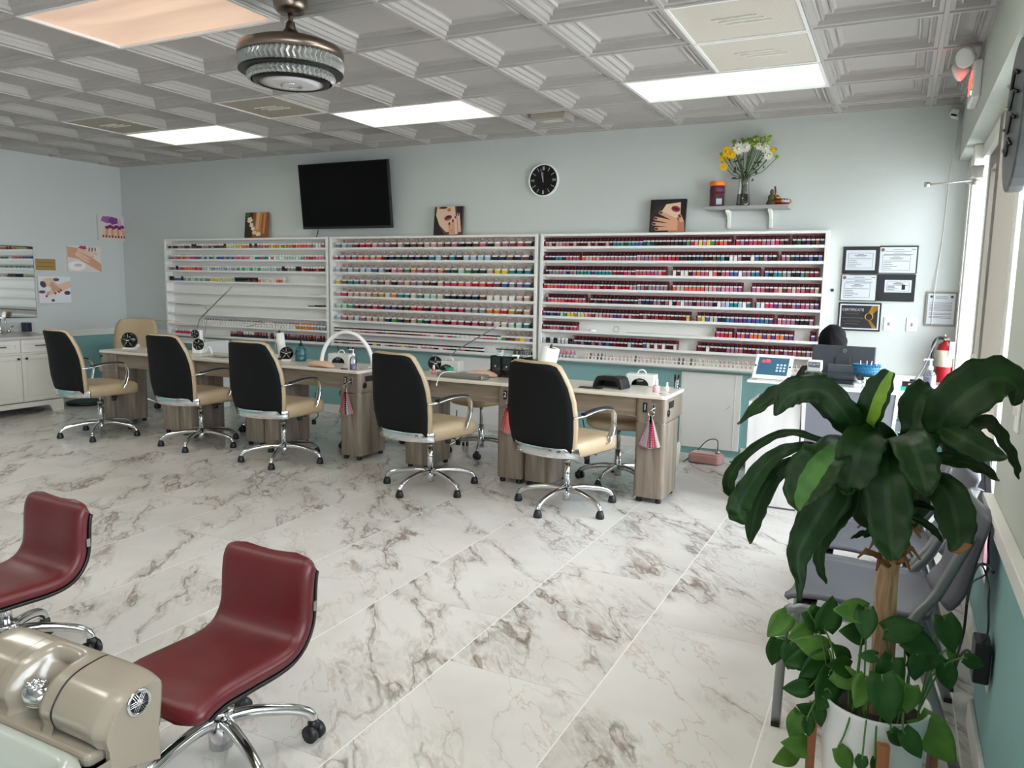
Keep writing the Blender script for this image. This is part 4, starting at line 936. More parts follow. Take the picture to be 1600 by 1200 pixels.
for o in bpy.data.objects:
    if o.parent is None and o.name in ('candy_jar','flower_vase','bronze_figurine','red_gold_ornament'): o.scale = (1.25,1.15,1.25)
# certificates
def paper_lines(w, h, x0, x1, zs, b, y, t_=.0012):
    for z in zs: b.box(x0, x1, y-.0004, y, z-t_, z+t_)
def certificate(label, cx, cz, w, h, fw, fh, pw, ph, dx=0, dz=0, seal=False, photo=False, inner=True, card='#1c1e22'):
    t = thing('framed_certificate', label, 'certificate', (cx, YB-.0005, cz), group='certificates in the wall cluster')
    MB().box(-fw/2, fw/2, -.012, 0, -fh/2, fh/2).build('backing', mat('backing_'+card.strip('#'), card, .45), t, bevel=.002)
    MB().box(dx-pw/2, dx+pw/2, -.0135, -.0122, dz-ph/2, dz+ph/2).build('sheet', M_PAPER, t)
    b = MB(); y = -.0137; top = dz+ph/2; L_ = dx-pw/2; R_ = dx+pw/2
    if inner:
        a0, a1, c0, c1 = L_+pw*.08, R_-pw*(.16 if seal else .08), dz-ph*.40, dz+ph*(.18 if seal else .36)
        for q in ((a0,a1,c0,c0+.0022),(a0,a1,c1-.0022,c1),(a0,a0+.0022,c0,c1),(a1-.0022,a1,c0,c1)): b.box(q[0],q[1],y-.0004,y,q[2],q[3])
        m_ = (a0+a1)/2; hh = c1-c0
        for k, (f, ww) in enumerate(((.90,.25),(.83,.5),(.75,.42),(.62,.9),(.5,.3),(.38,.34),(.26,.5),(.14,.3))):
            xx = m_ if k < 4 else a0+(a1-a0)*(ww/2+.04); b.box(xx-(a1-a0)*ww/2, xx+(a1-a0)*ww/2, y-.0004, y, c0+hh*f-.0018, c0+hh*f+.0014)
    if seal:
        for f, a_, c_ in ((.91,.35,.65),(.84,.14,.86),(.77,.38,.68),(.72,.1,.9)): b.box(L_+pw*a_, L_+pw*c_, y-.0004, y, dz-ph/2+ph*f-.0016, dz-ph/2+ph*f+.0016)
        b.box(R_-pw*.15, R_-pw*.03, y-.0004, y, top-ph*.1, top-ph*.075)
    b.build('printing', M_INK, t)
    if seal: MB().lathe([(.013,0),(.013,.0012)], (L_+.018, -.0137, top-.02), 14, axis='y').lathe([(.007,.0012),(.007,.0018)], (L_+.018, -.0137, top-.02), 12, axis='y').build('seal', mat('bronze_seal','#7d5b45',.5), t)
    if photo: MB().box(dx+pw*.14, dx+pw*.27, -.0142, -.0137, dz-ph*.28, dz+ph*.14).build('photo_patch', M_BLACK, t)
    return t
certificate('black framed white certificate, upper row, beside the rack side of the cluster', 3.885, 1.640, 0,0, .250,.205, .205,.150, 0, .0)
certificate('certificate filling its frame with a round seal, upper row next to the ceiling string', 4.142, 1.645, 0,0, .258,.205, .245,.190, -.003, -.003, seal=True)
certificate('certificate with a round seal, directly above the black and gold one', 3.885, 1.433, 0,0, .255,.200, .240,.190, 0, .0, seal=True)
certificate('black framed licence card with a tiny portrait patch, lower row of the cluster', 4.142, 1.436, 0,0, .254,.202, .180,.092, .012, .012, photo=True)
t = thing('black_gold_certificate', 'black and gold certificate with a round medal, under the others', 'certificate', (3.905, YB, 1.212))
MB().box(-.150,.150,-.014,0,-.108,.108).build('frame', M_BLACK, t, bevel=.002)
MB().box(-.138,.138,-.0155,-.0135,-.096,.096).build('mat_border', M_PAPER, t); MB().box(-.128,.128,-.0165,-.0150,-.086,.086).build('sheet', mat('dark_print','#25262a',.4), t)
MB().add([(.085,-.0170,.086),(.128,-.0170,.086),(.128,-.0170,.060),(.070,-.0170,-.005),(.055,-.0170,.015)], [(0,1,2,3,4)]).add([(.060,-.0171,-.02),(.085,-.0171,-.03),(.128,-.0171,-.086),(.095,-.0171,-.086)], [(0,1,2,3)]).build('gold_sash', M_GOLD, t)
MB().lathe([(.030,0),(.030,.002),(.024,.003),(.024,.002)], (.068,-.0165,.002), 20, axis='y').build('medal', M_GOLD, t)
MB().lathe([(.023,.002),(.023,.0034)], (.068,-.0165,.002), 20, axis='y').build('medal_face', M_BLACK, t)
text('CERTIFICATE', .026, M_PAPER, t, (-.045,-.0172,.052), (R(90),0,0))
b = MB()
for z, w_ in ((.02,.10),(-.01,.16),(-.035,.12),(-.055,.09)): b.box(-.05-w_/2, -.05+w_/2, -.0170, -.0166, z-.001, z+.001)
b.build('printing', M_STEEL, t)
t = thing('framed_notice', 'grey framed notice sheet hanging above the fire extinguisher', 'notice', (4.448, YB, 1.287))
MB().box(-.102,.102,-.014,0,-.125,.125).build('frame', mat('grey_wood_frame','#8a8680',.5), t, bevel=.002); MB().box(-.088,.088,-.016,-.0138,-.110,.112).build('sheet', M_PAPER, t)
b = MB(); paper_lines(0,0,-.04,.04,(.092,.084,.076),b,-.0162)
for z in (.045,.030,.020,.010,0,-.010,-.03,-.04,-.055,-.065): b.box(-.075,.07,-.0166,-.0162,z-.0015,z+.0015)
b.lathe([(.010,0),(.010,.0004)], (-.066,-.0162,.090), 10, axis='y').lathe([(.010,0),(.010,.0004)], (.066,-.0162,.090), 10, axis='y').build('printing', M_INK, t)
for nm, x, z, lab in (('light_switch',4.115,1.165,'white wall plate with a double switch, beside the black and gold certificate'),('light_switch',4.268,1.165,'white wall plate with one small switch, between the other plate and the framed notice')):
    t = thing(nm, lab, 'switch', (x, YB, z)); MB().box(-.036,.036,-.006,0,-.052,.052).build('plate', M_WHITEP, t, bevel=.002)
    MB().box(-.006,.006,-.012,-.005,-.012,.012).build('toggle', mat('grey_switch','#8c8f92',.4), t, bevel=.001)
tag(MB().box(-.025,.025,-.003,0,-.075,.075).build('paper_note', M_PAPER, loc=(3.70,YB,1.17)), 'narrow paper note taped beside the red rack', 'note')
tag(MB().lathe([(.012,0),(.013,.006),(.008,.012)], (0,0,0), 14, axis='y').build('wall_sensor', M_BLACK, loc=(3.70,YB,1.41)), 'small round black sensor on the wall above the paper note', 'sensor')
t = thing('security_camera', 'small white security camera in the top corner by the window wall', 'camera', (4.43, YB-.02, 2.66))
MB().obox((0,-.03,0), (.055,.075,.045), (R(-15),R(18),R(-18))).build('body', M_WHITEP, t, bevel=.006); MB().obox((-.012,-.070,-.012), (.038,.006,.012), (R(-15),R(18),R(-18))).build('lens', M_BLACKG, t)
MB().cyl((0,0,.03),(.0,.015,.0),.012).build('mount', M_WHITEP, t)
tag(MB().tube(spline([(4.455,YB-.006,2.64),(4.43,YB-.006,2.2),(4.42,YB-.006,1.8),(4.40,YB-.020,1.45),(4.395,YB-.020,1.17)],4), .0028, 5).build('camera_cable', M_WHITEP), 'thin white cable running down the wall across the framed notice', 'cable')
# white panels on the wall under the racks
for x0, x1, lab in ((2.56,3.06,'plain white access panel on the teal wall under the red rack, right of table 1'),(.06,1.02,'plain white access panel on the teal wall behind table 2')):
    t = thing('access_panel', lab, 'panel', ((x0+x1)/2, YB-.001, .06), group='white access panels under the racks'); w_ = (x1-x0)/2
    MB().box(-w_, w_, -.016, 0, 0, .64).build('panel', M_WHITE, t, bevel=.002); MB().box(-w_+.02, -w_+.026, -.018, -.0155, 0, .64).box(w_-.05, w_-.046, -.018, -.0155, 0, .64).build('seam', M_TRIM, t)
    MB().tube([(w_-.12,-.018,.34),(w_-.08,-.018,.38)], .0012, 5).build('scratch', M_INK, t)
# fire extinguisher
t = thing('fire_extinguisher', 'red fire extinguisher with black hose hanging by the window frame', 'fire extinguisher', (4.50, YB-.10, .76))
MB().lathe([(.055,0),(.060,.01),(.060,.24),(.050,.275),(.022,.295),(.020,.31)], (0,0,0), 24).build('cylinder', mat('extinguisher_red','#a31621',.25), t)
MB().lathe([(.0608,.115),(.0608,.235)], (0,0,0), 24).build('label', mat('cream_label','#d5cdbb',.4), t)
MB().box(-.02,.02,-.02,.02,.305,.325).tube([(0,-.01,.325),(-.02,-.075,.345)], .007, 6).tube([(0,-.01,.318),(-.015,-.07,.312)], .006, 6).build('valve_handle', M_STEEL, t)
MB().tube(spline([(-.01,0,.318),(-.06,-.01,.315),(-.085,-.02,.26),(-.082,-.02,.14),(-.07,-.03,.06)],5), .011, 8).build('hose', M_BLACK, t)
tgp = MB().box(.018,.070,-.072,-.068,.18,.30).build('inspection_tag', M_PAPER, t); MB().box(.026,.062,-.0726,-.072,.20,.28).build('tag_print', mat('tag_ink','#9fb1c4',.6), tgp)
# outlet thing under it
tag(MB().prism(rrect(-.022,.022,-.045,.045,.006), -.02, 0, plane='xz').build('wall_timer', mat('khaki_plastic','#6f6b5b',.5), loc=(4.55,YB-.06,.88), bevel=.002), 'small khaki box hanging beside the fire extinguisher', 'box')
# exit sign with emergency lamps on the soffit
t = thing('exit_sign', 'white exit sign with two emergency lamps, glowing red on the soffit', 'exit sign', (XR, 1.95, 2.56))
MB().box(-.045,0,-.16,.16,-.10,.10).build('housing', M_WHITEP, t, bevel=.010)
er = mat('red_lit_letters','#ff3424',.4,emit=4)
e = text('EXIT', .12, er, t, (-.0462,0,0), (R(90),0,R(-90)), ext=.001)
for y in (-.11,.10):
    lp = MB().lathe([(.012,0),(.022,.015),(.048,.05),(.050,.062),(.044,.070)], (-.045,y,.13), 16, axis='x'); 
    o = MB().lathe([(.020,0),(.030,.020),(.052,.055),(.054,.070),(.046,.080)], (0,0,0), 18).build('emergency_lamp', M_WHITEP, t, loc=(-.05,y,.125)); o.rotation_euler = (R(50 if y < 0 else -20), R(-110), 0)
MB().lathe([(.010,0),(.010,.004)], (-.049,-.13,-.07), 10, axis='x').build('test_light', mat('amber_led','#ffd9a0',.3,emit=6), t)
# door closer and arm
t = thing('door_closer', 'grey door closer with a long arm reaching into the room', 'door closer', (4.56, 2.35, 2.12))
MB().box(-.07,.0,-.16,.16,-.035,.035).build('body', M_STEEL, t, bevel=.005)
MB().lathe([(.018,0),(.02,.02),(.012,.035)], (-.03,-.02,-.06), 12).tube([(-.03,-.02,-.035),(-.29,-.06,-.055)], .010, 6, flat=.5).build('arm', M_ALU, t)
MB().lathe([(.016,-.014),(.018,0),(.016,.014)], (-.29,-.06,-.055), 12).build('arm_joint', M_CHROME, t)
# round open sign near the window
t = thing('window_sign', 'dark oval neon sign box hanging on chains in the near window', 'sign', (4.50, .10, 2.03))
pl = [(math.cos(R(a))*.24, math.sin(R(a))*.26) for a in range(0,360,12)]
MB().prism(pl, -.025, .025, plane='yz').build('backing', mat('sign_grey','#3c4042',.4), t, bevel=.006)
b = MB()
for z, w_ in ((.12,.12),(.05,.16),(-.03,.15),(-.11,.1)): b.tube([(-.034,-w_,z),(-.034,-w_*.3,z+.03),(-.034,w_*.2,z-.02),(-.034,w_,z+.01)], .006, 6)
b.build('tubes', M_BLACKG, t)
for y in (-.15,.15):
    b = MB()
    for k in range(9): b.tube(arc(y,.235+.018*k,.010,0,360,8,y=0,plane='yz')[:-1], .002, 5, closed=True)
    b.build('chain', M_STEEL, t)
# ------------------------------------------------------------------ crystal fan
t = thing('ceiling_fan', 'bronze drum ceiling fan with crystal rings and a round light', 'ceiling fan', (1.44, -.17, 0))
MB().lathe([(.078,2.780),(.080,2.74),(.078,2.715),(.062,2.695),(.020,2.690)], (0,0,0), 28).build('canopy', M_PEWTER, t)
MB().cyl((0,0,2.62),(0,0,2.70),.0125,.0125,14).build('down_rod', M_PEWTER, t)
MB().lathe([(.014,2.655),(.020,2.650),(.026,2.62),(.040,2.602),(.085,2.580),(.11,2.566),(.19,2.552),(.245,2.528),(.253,2.505),(.250,2.485),(.240,2.483),(.10,2.483)], (0,0,0), 48).build('motor_housing', M_PEWTER, t)
M_CRY = mat('crystal', '#cfd2d0', .08, .0, spec=1)
nb = M_CRY.node_tree.nodes['Principled BSDF']; nb.inputs['Transmission Weight'].default_value = .55; nb.inputs['IOR'].default_value = 1.5
def crystals(r, z0_, z1_, n, name):
    o = MB().lathe([(r-.016,z0_),(r-.016,z1_)], (0,0,0), 48, cap=False).build(name, mat('grey_mirror_band','#77797a',.2,.9), t)
    b = MB(); N_ = n*3; m_ = (z0_+z1_)/2
    q = lambda rr, aa, z: (rr*math.cos(aa), rr*math.sin(aa), z)
    rings = [[q(r+(-.010 if k % 3 == 0 else (.002 if k % 3 == 1 else -.002))*w_+dr, 2*PI*(k+sh_)/N_, z) for k in range(N_)] for z, w_, dr, sh_ in ((z0_,1,-.006,0),(z0_+.010,1,0,.5),(m_,1.3,.004,-.5),(z1_-.010,1,0,.5),(z1_,1,-.006,0))]
    b.loft(rings, caps=False, smooth=False).build('crystal_row', M_CRY, o)
crystals(.246, 2.420, 2.484, 60, 'outer_crystal_ring')
MB().lathe([(.246,2.412),(.250,2.416),(.246,2.421),(.180,2.424)], (0,0,0), 48).build('lower_plate', mat('dark_bronze','#2a2826',.3,.8), t)
crystals(.205, 2.372, 2.414, 52, 'inner_crystal_ring')
MB().lathe([(.185,2.380),(.180,2.368),(.158,2.361),(.150,2.367)], (0,0,0), 48).build('light_ring', mat('dark_bronze','#2a2826',.3,.8), t)
MB().lathe([(.0001,2.357),(.10,2.359),(.152,2.366)], (0,0,0), 40).build('light_disc', mat('frosted_disc','#c7c5c8',.5), t)
MB().tube([(.05*math.cos(R(a)),.05*math.sin(R(a)),2.355) for a in range(200,340,14)], .004, 6).tube([(.05*math.cos(R(a)),.05*math.sin(R(a)),2.355) for a in range(20,160,14)], .004, 6).build('disc_trim', M_CHROME, t)
# ------------------------------------------------------------------ things on the manicure tables
TZ = .7205
def nail_fan(x, y, z, rz, label, r=.052, parent_h=.0):
    t = thing('dust_fan', label, 'fan', (x, y, z), rz, group='round nail dust fans')
    c = r+.012
    MB().lathe([(r*.95,-.022),(r+.004,-.018),(r+.004,.016),(r*.9,.022)], (0,0,c), 28, axis='y').build('housing', M_BLACKG, t)
    g = MB().lathe([(r*.93,.018),(r*.93,.024),(r*.2,.027)], (0,0,c), 24, axis='y').build('grille', M_BLACKG, t)
    for k in range(5):
        a = R(72*k+18); MB().tube([(math.cos(a)*r*.28,-.028,c+math.sin(a)*r*.28),(math.cos(a)*r*.9,-.025,c+math.sin(a)*r*.9)], .0045, 6).build('spoke', M_STEEL, g)
    MB().lathe([(r*.30,.026),(r*.28,.031)], (0,0,c), 14, axis='y').build('hub', M_BLACK, g); MB().box(-r*.2,r*.2,-.033,-.031,c-r*.07,c+r*.07).build('badge', M_PAPER, g)
    MB().prism(rrect(-r*.8,r*.8,-.045,.045,.012), 0, .014).build('base', M_WHITEP, t, bevel=.003)
    return t
def arm_lamp(label, x, y, z, pts, bar, m=None, r=.004):
    t = thing('desk_lamp', label, 'lamp', (x, y, z)); m = m or M_STEEL
    MB().box(-.022,.022,-.022,.022,0,.03).build('clamp', M_WHITEP, t, bevel=.004)
    MB().tube(spline([(0,0,.028)]+pts, 6), r, 8).build('gooseneck', m, t)
    MB().tube(bar, .0075, 8, flat=.6).build('light_bar', m, t)
    return t
nail_fan(-2.50, 1.85, TZ, R(22), 'round black dust fan on the end table by the sink cabinet', r=.072)
arm_lamp('thin beige arched desk lamp behind the round fan on the end table', -2.62, 2.02, TZ, [(.02,0,.08),(.10,.0,.20),(.22,0,.27),(.35,0,.285)], [(.33,0,.285),(.62,0,.283)], M_BEIGE2)
tag(MB().prism(rrect(-.16,.16,-.09,.09,.01), 0, .012).build('white_tray', M_WHITEP, loc=(-2.17,1.98,TZ), bevel=.002), 'flat white tray on the end table beside the round fan', 'tray')
# white stacked dust collector with two fans
t = thing('dust_collector', 'white dust collector with two stacked black fans beside the long lamp arm', 'dust collector', (-1.64, 1.93, TZ), R(15))
MB().prism(rrect(-.05,.05,-.05,.04,.02), 0, .10).build('body', M_WHITEP, t, bevel=.006)
MB().prism(rrect(-.03,.03,-.02,.03,.012), .10, .215).build('neck', M_WHITEP, t, bevel=.004)
for (x, z, r) in ((.02,.085,.052),(-.012,.182,.036)):
    g = MB().lathe([(r,0),(r+.004,.012),(r*.96,.024),(r*.25,.028)], (x,-.03,z), 24, axis='y').build('fan_grille', M_BLACKG, t)
    for k in range(6):
        a = R(60*k+10); MB().tube([(x+math.cos(a)*r*.3,-.059,z+math.sin(a)*r*.3),(x+math.cos(a)*r*.9,-.056,z+math.sin(a)*r*.9)], .0035, 5).build('spoke', M_STEEL, g)
MB().tube(spline([(.05,.0,.02),(.10,0,.06),(.12,0,.04),(.13,0,.0)],5), .010, 8).build('handle', M_WHITEP, t)
arm_lamp('grey desk lamp with a long slanted light bar beside the stacked fans', -1.74, 1.99, TZ, [(.0,0,.12),(.01,0,.22),(.05,0,.31),(.10,0,.35)], [(.08,0,.335),(.47,0,.62)])
arm_lamp('thin desk lamp with a level light bar next to the long slanted one', -1.70, 2.04, TZ, [(.02,0,.20),(.06,0,.36),(.03,0,.43),(-.04,0,.445)], [(-.04,0,.445),(-.36,0,.448)], r=.003)
tag(MB().box(-.13,.13,-.07,.07,0,.004).build('glass_plate', M_GLASSG, loc=(-1.25,1.80,TZ)), 'clear glass plate lying on the table beside the stacked fans', 'glass plate')
tag(MB().box(-.10,.10,-.07,.07,0,.004).build('glass_plate', M_GLASSG, loc=(-.92,1.84,TZ)), 'clear glass plate lying nearest the tilted towel roll', 'glass plate')
def towel_roll(x, y, rot, label, h=.20, r=.052):
    t = thing('towel_roll', label, 'towel roll', (x, y, TZ)); t.rotation_euler = rot
    MB().lathe([(r,.0),(r,h),(r*.35,h),(r*.35,h-.05)], (0,0,.02), 24).build('paper', M_TOWEL, t)
    MB().lathe([(.060,0),(.058,.012),(.012,.018),(.010,h+.03),(.006,h+.045)], (0,0,0), 20).build('stand', M_BLACK, t)
    return t
tr = towel_roll(-.66, 1.98, (0,R(-9),0), 'narrow white towel roll on a stand behind the chair of table 3', h=.21, r=.036)
arm_lamp('small beige desk lamp bent over beside the narrow towel roll', -.80, 2.03, TZ, [(0,0,.16),(-.01,0,.27),(-.05,0,.318),(-.10,0,.31)], [(-.08,0,.315),(-.34,0,.265)], M_BEIGE2, r=.003)
# blue jug with black fan
t = thing('water_jug', 'dark teal water jug with a black cap on table 3', 'jug', (-.43, 1.95, TZ))
MB().lathe([(.044,0),(.048,.008),(.048,.035),(.044,.040),(.048,.046),(.048,.075),(.044,.080),(.047,.086),(.040,.11),(.020,.122),(.014,.135)], (0,0,0), 24).build('bottle', mat('teal_bottle','#1d5f6c',.15,spec=.8), t)
MB().lathe([(.016,.134),(.017,.15),(.006,.156),(.005,.175)], (0,0,0), 14).build('cap', M_BLACK, t)
nail_fan(-.545, 1.90, TZ, R(35), 'round black dust fan touching the teal jug')
# arched lamp
t = thing('arched_lamp', 'white arched light bar standing over table 3', 'lamp', (.155, 1.84, TZ), R(6))
MB().tube([(.245*math.cos(R(a)),0,.28*math.sin(R(a))) for a in range(0,181,9)], .020, 12, flat=.75).build('arch', M_LED, t)
for s in (-1,1): MB().prism(rrect(s*.245-.035,s*.245+.035,-.03,.03,.01), 0, .008).build('foot', M_WHITEP, t, bevel=.002)
def hand_pillow(x, y, rz, label, z=TZ):
    t = thing('hand_rest_pillow', label, 'pillow', (x, y, z), rz)
    rings = []
    for k in range(9):
        u = -1+2*k/8; w_ = .055*(1-u**6*.5); hh = .024*(1-abs(u)**3*.6); rings.append([(u*.125, w_*math.cos(a), hh+hh*math.sin(a)) for a in [2*PI*j/12 for j in range(12)]])
    MB().loft(rings).build('cushion', mat('peach_vinyl','#dfb79a',.4), t)
    return t
hand_pillow(.02, 1.68, R(-3), 'peach hand rest pillow lying under the white arched lamp')
def pump_bottle(x, y, z, label, liquid, body=None, s=1.0, fill=.5, sq=False):
    t = thing('pump_bottle', label, 'bottle', (x, y, z)); 
    f = 1.0
    MB().lathe([(.028*s,0),(.030*s,.006),(.030*s,.085*s),(.024*s,.102*s),(.011*s,.110*s),(.011*s,.118*s)], (0,0,0), 20, sy=.7 if sq else 1).build('bottle', body or M_ACRY, t)
    if liquid: MB().lathe([(.027*s,.003),(.028*s,.008),(.028*s,.085*s*fill)], (0,0,0), 18, sy=.68 if sq else 1).build('liquid', liquid, t)
    MB().lathe([(.013*s,.117*s),(.013*s,.134*s),(.006*s,.140*s),(.005*s,.165*s),(.009*s,.168*s),(.008*s,.175*s)], (0,0,0), 12).tube([(0,0,.172*s),(-.03*s,-.012*s,.172*s),(-.036*s,-.014*s,.166*s)], .0045*s, 6).build('pump', M_WHITEP, t)
    return t
pump_bottle(.345, 1.68, TZ, 'clear pump bottle with lilac liquid under the white arch', mat('lilac_fill','#a78fc4',.15,spec=.6), s=.92, fill=.55)
tag(MB().lathe([(.012,0),(.012,.024),(.005,.028),(.005,.05)], (0,0,0), 12).build('white_cup', M_WHITEP, loc=(.22,1.80,TZ)), 'tiny white bottle between the peach pillow and the pump bottle', 'bottle')
tag(MB().box(-.03,.03,-.006,.006,0,.006).build('nail_buffer', M_BLACK, loc=(.27,1.66,TZ)), 'small black buffer lying in front of the lilac pump bottle', 'buffer')
def curing_box(x, y, rz, label):
    t = thing('curing_lamp', label, 'curing lamp', (x, y, TZ), rz, group='white curing lamp boxes')
    MB().prism(rrect(-.105,.105,-.055,.055,.015), .0, .085).build('case', mat('grey_white_plastic','#d9d9d4',.35), t, bevel=.008)
    MB().prism([(math.cos(R(a))*.060, .008+math.sin(R(a))*.050) for a in range(0,181,15)], -.058, -.054, plane='xz').build('hand_opening', M_BLACKG, t)
    MB().tube(arc(0,.083,.030,0,180,10), .0045, 8).build('handle', M_WHITEP, t)
    b = MB(); b.box(-.024,.024,-.0588,-.0581,.044,.046).box(-.018,.018,-.0588,-.0581,.036,.0375); b.build('lettering', M_PAPER, t)
    MB().box(.085,.104,-.01,.02,.045,.06).build('side_clip', M_STEEL, t)
    return t
curing_box(-.02, 1.99, R(8), 'white curing lamp box with a carry handle, inside the white arch')
curing_box(1.02, 2.03, R(6), 'white curing lamp box behind the grey tray on table 2')
curing_box(2.59, 2.04, R(5), 'white curing lamp box behind the black one on table 1')
# table 2
nail_fan(.93, 1.96, TZ, R(40), 'round black dust fan on table 2, behind the chair back')
arm_lamp('grey desk lamp with a long arm rising in front of the middle rack', .97, 2.03, TZ, [(.01,0,.07),(.05,0,.12),(.12,0,.17),(.20,0,.22)], [(.17,0,.20),(.50,0,.39)])
def small_bottle(x, y, label, col, cap, s=1):
    t = thing('nail_product_bottle', label, 'bottle', (x, y, TZ)); MB().lathe([(.018*s,0),(.019*s,.004),(.018*s,.030*s),(.008*s,.036*s)], (0,0,0), 14).build('bottle', col, t)
    MB().lathe([(.009*s,.036*s),(.008*s,.066*s),(.006*s,.068*s)], (0,0,0), 12).build('cap', cap, t); return t
small_bottle(1.02, 1.80, 'small pink bottle with white cap beside the green cup on table 2', mat('pink_polish','#c8747c',.2), M_WHITEP)
tag(MB().lathe([(.030,0),(.034,.045),(.032,.045),(.028,.004)], (0,0,0), 18, cap=False).lathe([(.001,.002),(.029,.003)], (0,0,0), 18).build('green_cup', mat('green_cup','#3f9b7c',.25), loc=(1.10,1.90,TZ)), 'small green dish on table 2 beside the grey tray', 'dish')
t = thing('grey_storage_tray', 'long grey metallic tray lying along the front of table 2', 'tray', (1.33, 1.71, TZ), R(-3))
MB().prism(rrect(-.20,.20,-.055,.055,.015), 0, .034).build('tray_body', mat('grey_metallic','#8b8780',.3,.4), t, bevel=.008)
MB().lathe([(.012,0),(.012,.004)], (.185,-.054,.018), 12, axis='y').build('end_button', M_CHROME, t)
tag(MB().tube(spline([(1.27,1.70,.76),(1.23,1.64,.765),(1.20,1.602,.745),(1.18,1.585,.68)],5), .003, 6).lathe([(.005,0),(.005,.018)], (1.18,1.585,.664), 8).build('white_lead', M_WHITEP), 'white cord hanging over the front edge of table 2', 'cord')
hand_pillow(1.40, 1.86, R(10), 'peach hand rest pillow leaning behind the grey tray', TZ)
t = thing('drawer_organizer', 'black and clear acrylic drawer organizer on table 2', 'organizer', (1.60, 1.98, TZ), R(-4))
for k in range(3):
    dr = MB().box(-.145+.097*k, -.052+.097*k, -.075, .06, .002, .155).build('drawer', M_ACRY, t)
    MB().box(-.145+.097*k, -.139+.097*k, -.078, .062, 0, .158).box(-.058+.097*k, -.052+.097*k, -.078, .062, 0, .158).box(-.139+.097*k, -.058+.097*k, -.078, -.07, 0, .006).box(-.139+.097*k, -.058+.097*k, -.078, -.07, .150, .158).build('frame', M_BLACKG, dr)
    MB().box(-.135+.097*k, -.062+.097*k, -.05, .04, .008, .06+.025*(k % 2)).build('contents', mat('dark_contents','#2a3840',.4), dr)
    MB().lathe([(.008,0),(.009,.008),(.004,.012)], (-.098+.097*k,-.078,.08), 12, axis='y').build('knob', M_CHROME, dr)
tag(MB().prism(rrect(-.11,.11,-.06,.06,.02), 0, .045).prism(rrect(-.118,.118,-.068,.068,.022), .045, .055).build('storage_tub', M_ACRY, loc=(1.60,1.985,TZ+.159)), 'clear white lidded tub on top of the drawer organizer', 'tub')
rings = [[(.034*math.cos(a)*f, .024*math.sin(a)*f, z) for a in [2*PI*j/12 for j in range(12)]] for f, z in ((.6,0),(1,.008),(.95,.018),(.5,.028))]
tag(MB().loft(rings).build('tan_stone', mat('tan_pumice','#a38f74',.8), loc=(1.72,1.76,TZ)), 'tan pumice lump beside the blue pump bottle', 'pumice')
pump_bottle(1.775, 1.72, TZ, 'blue labelled pump bottle on table 2 beside the chair back', mat('blue_fill','#2b5ea8',.2,spec=.6), s=1.1, fill=1.0)
towel_roll(1.905, 1.86, (R(0),R(14),0), 'large white paper towel roll tilted behind the chair of table 1', h=.235, r=.066)
# table 1
t = thing('black_curing_lamp', 'black arched nail lamp with open front on table 1', 'curing lamp', (2.44, 1.83, TZ), R(-8))
b = MB(); op = [(-.11,0),(-.105,.03),(-.085,.070),(-.07,.080),(.07,.080),(.095,.070),(.11,.03),(.115,0)]; ip = [(-.085,0),(-.08,.03),(-.062,.052),(.062,.052),(.08,.03),(.088,0)]
b.prism(op+ip[::-1], -.07, .06, plane='xz').build('shell', M_BLACK, t, bevel=.004)
MB().prism(ip, .045, .055, plane='xz').build('inner_wall', mat('dark_grey_plastic','#2a2b2f',.5), t)
MB().box(-.05,.05,-.05,.03,.0800,.084).build('top_panel', M_BLACKG, t, bevel=.002)
tag(MB().prism(rrect(-.08,.08,-.03,.03,.006), 0, .005).build('black_mat', M_BLACK, loc=(2.33,1.72,TZ)), 'thin black plate lying in front of the black nail lamp', 'mat')
small_bottle(2.765, 1.80, 'round pink bottle with white cap on table 1', mat('pink_fill','#edb0b6',.2), M_WHITEP, 1.25)
small_bottle(2.81, 1.90, 'slim white bottle beside the pink one on table 1', M_WHITEP, M_WHITEP, .8)
tag(MB().lathe([(.016,0),(.019,.10),(.017,.10),(.014,.004)], (0,0,0), 16, cap=False).build('drinking_glass', M_ACRY, loc=(2.85,1.99,TZ)), 'tall clear glass at the back corner of table 1', 'glass')
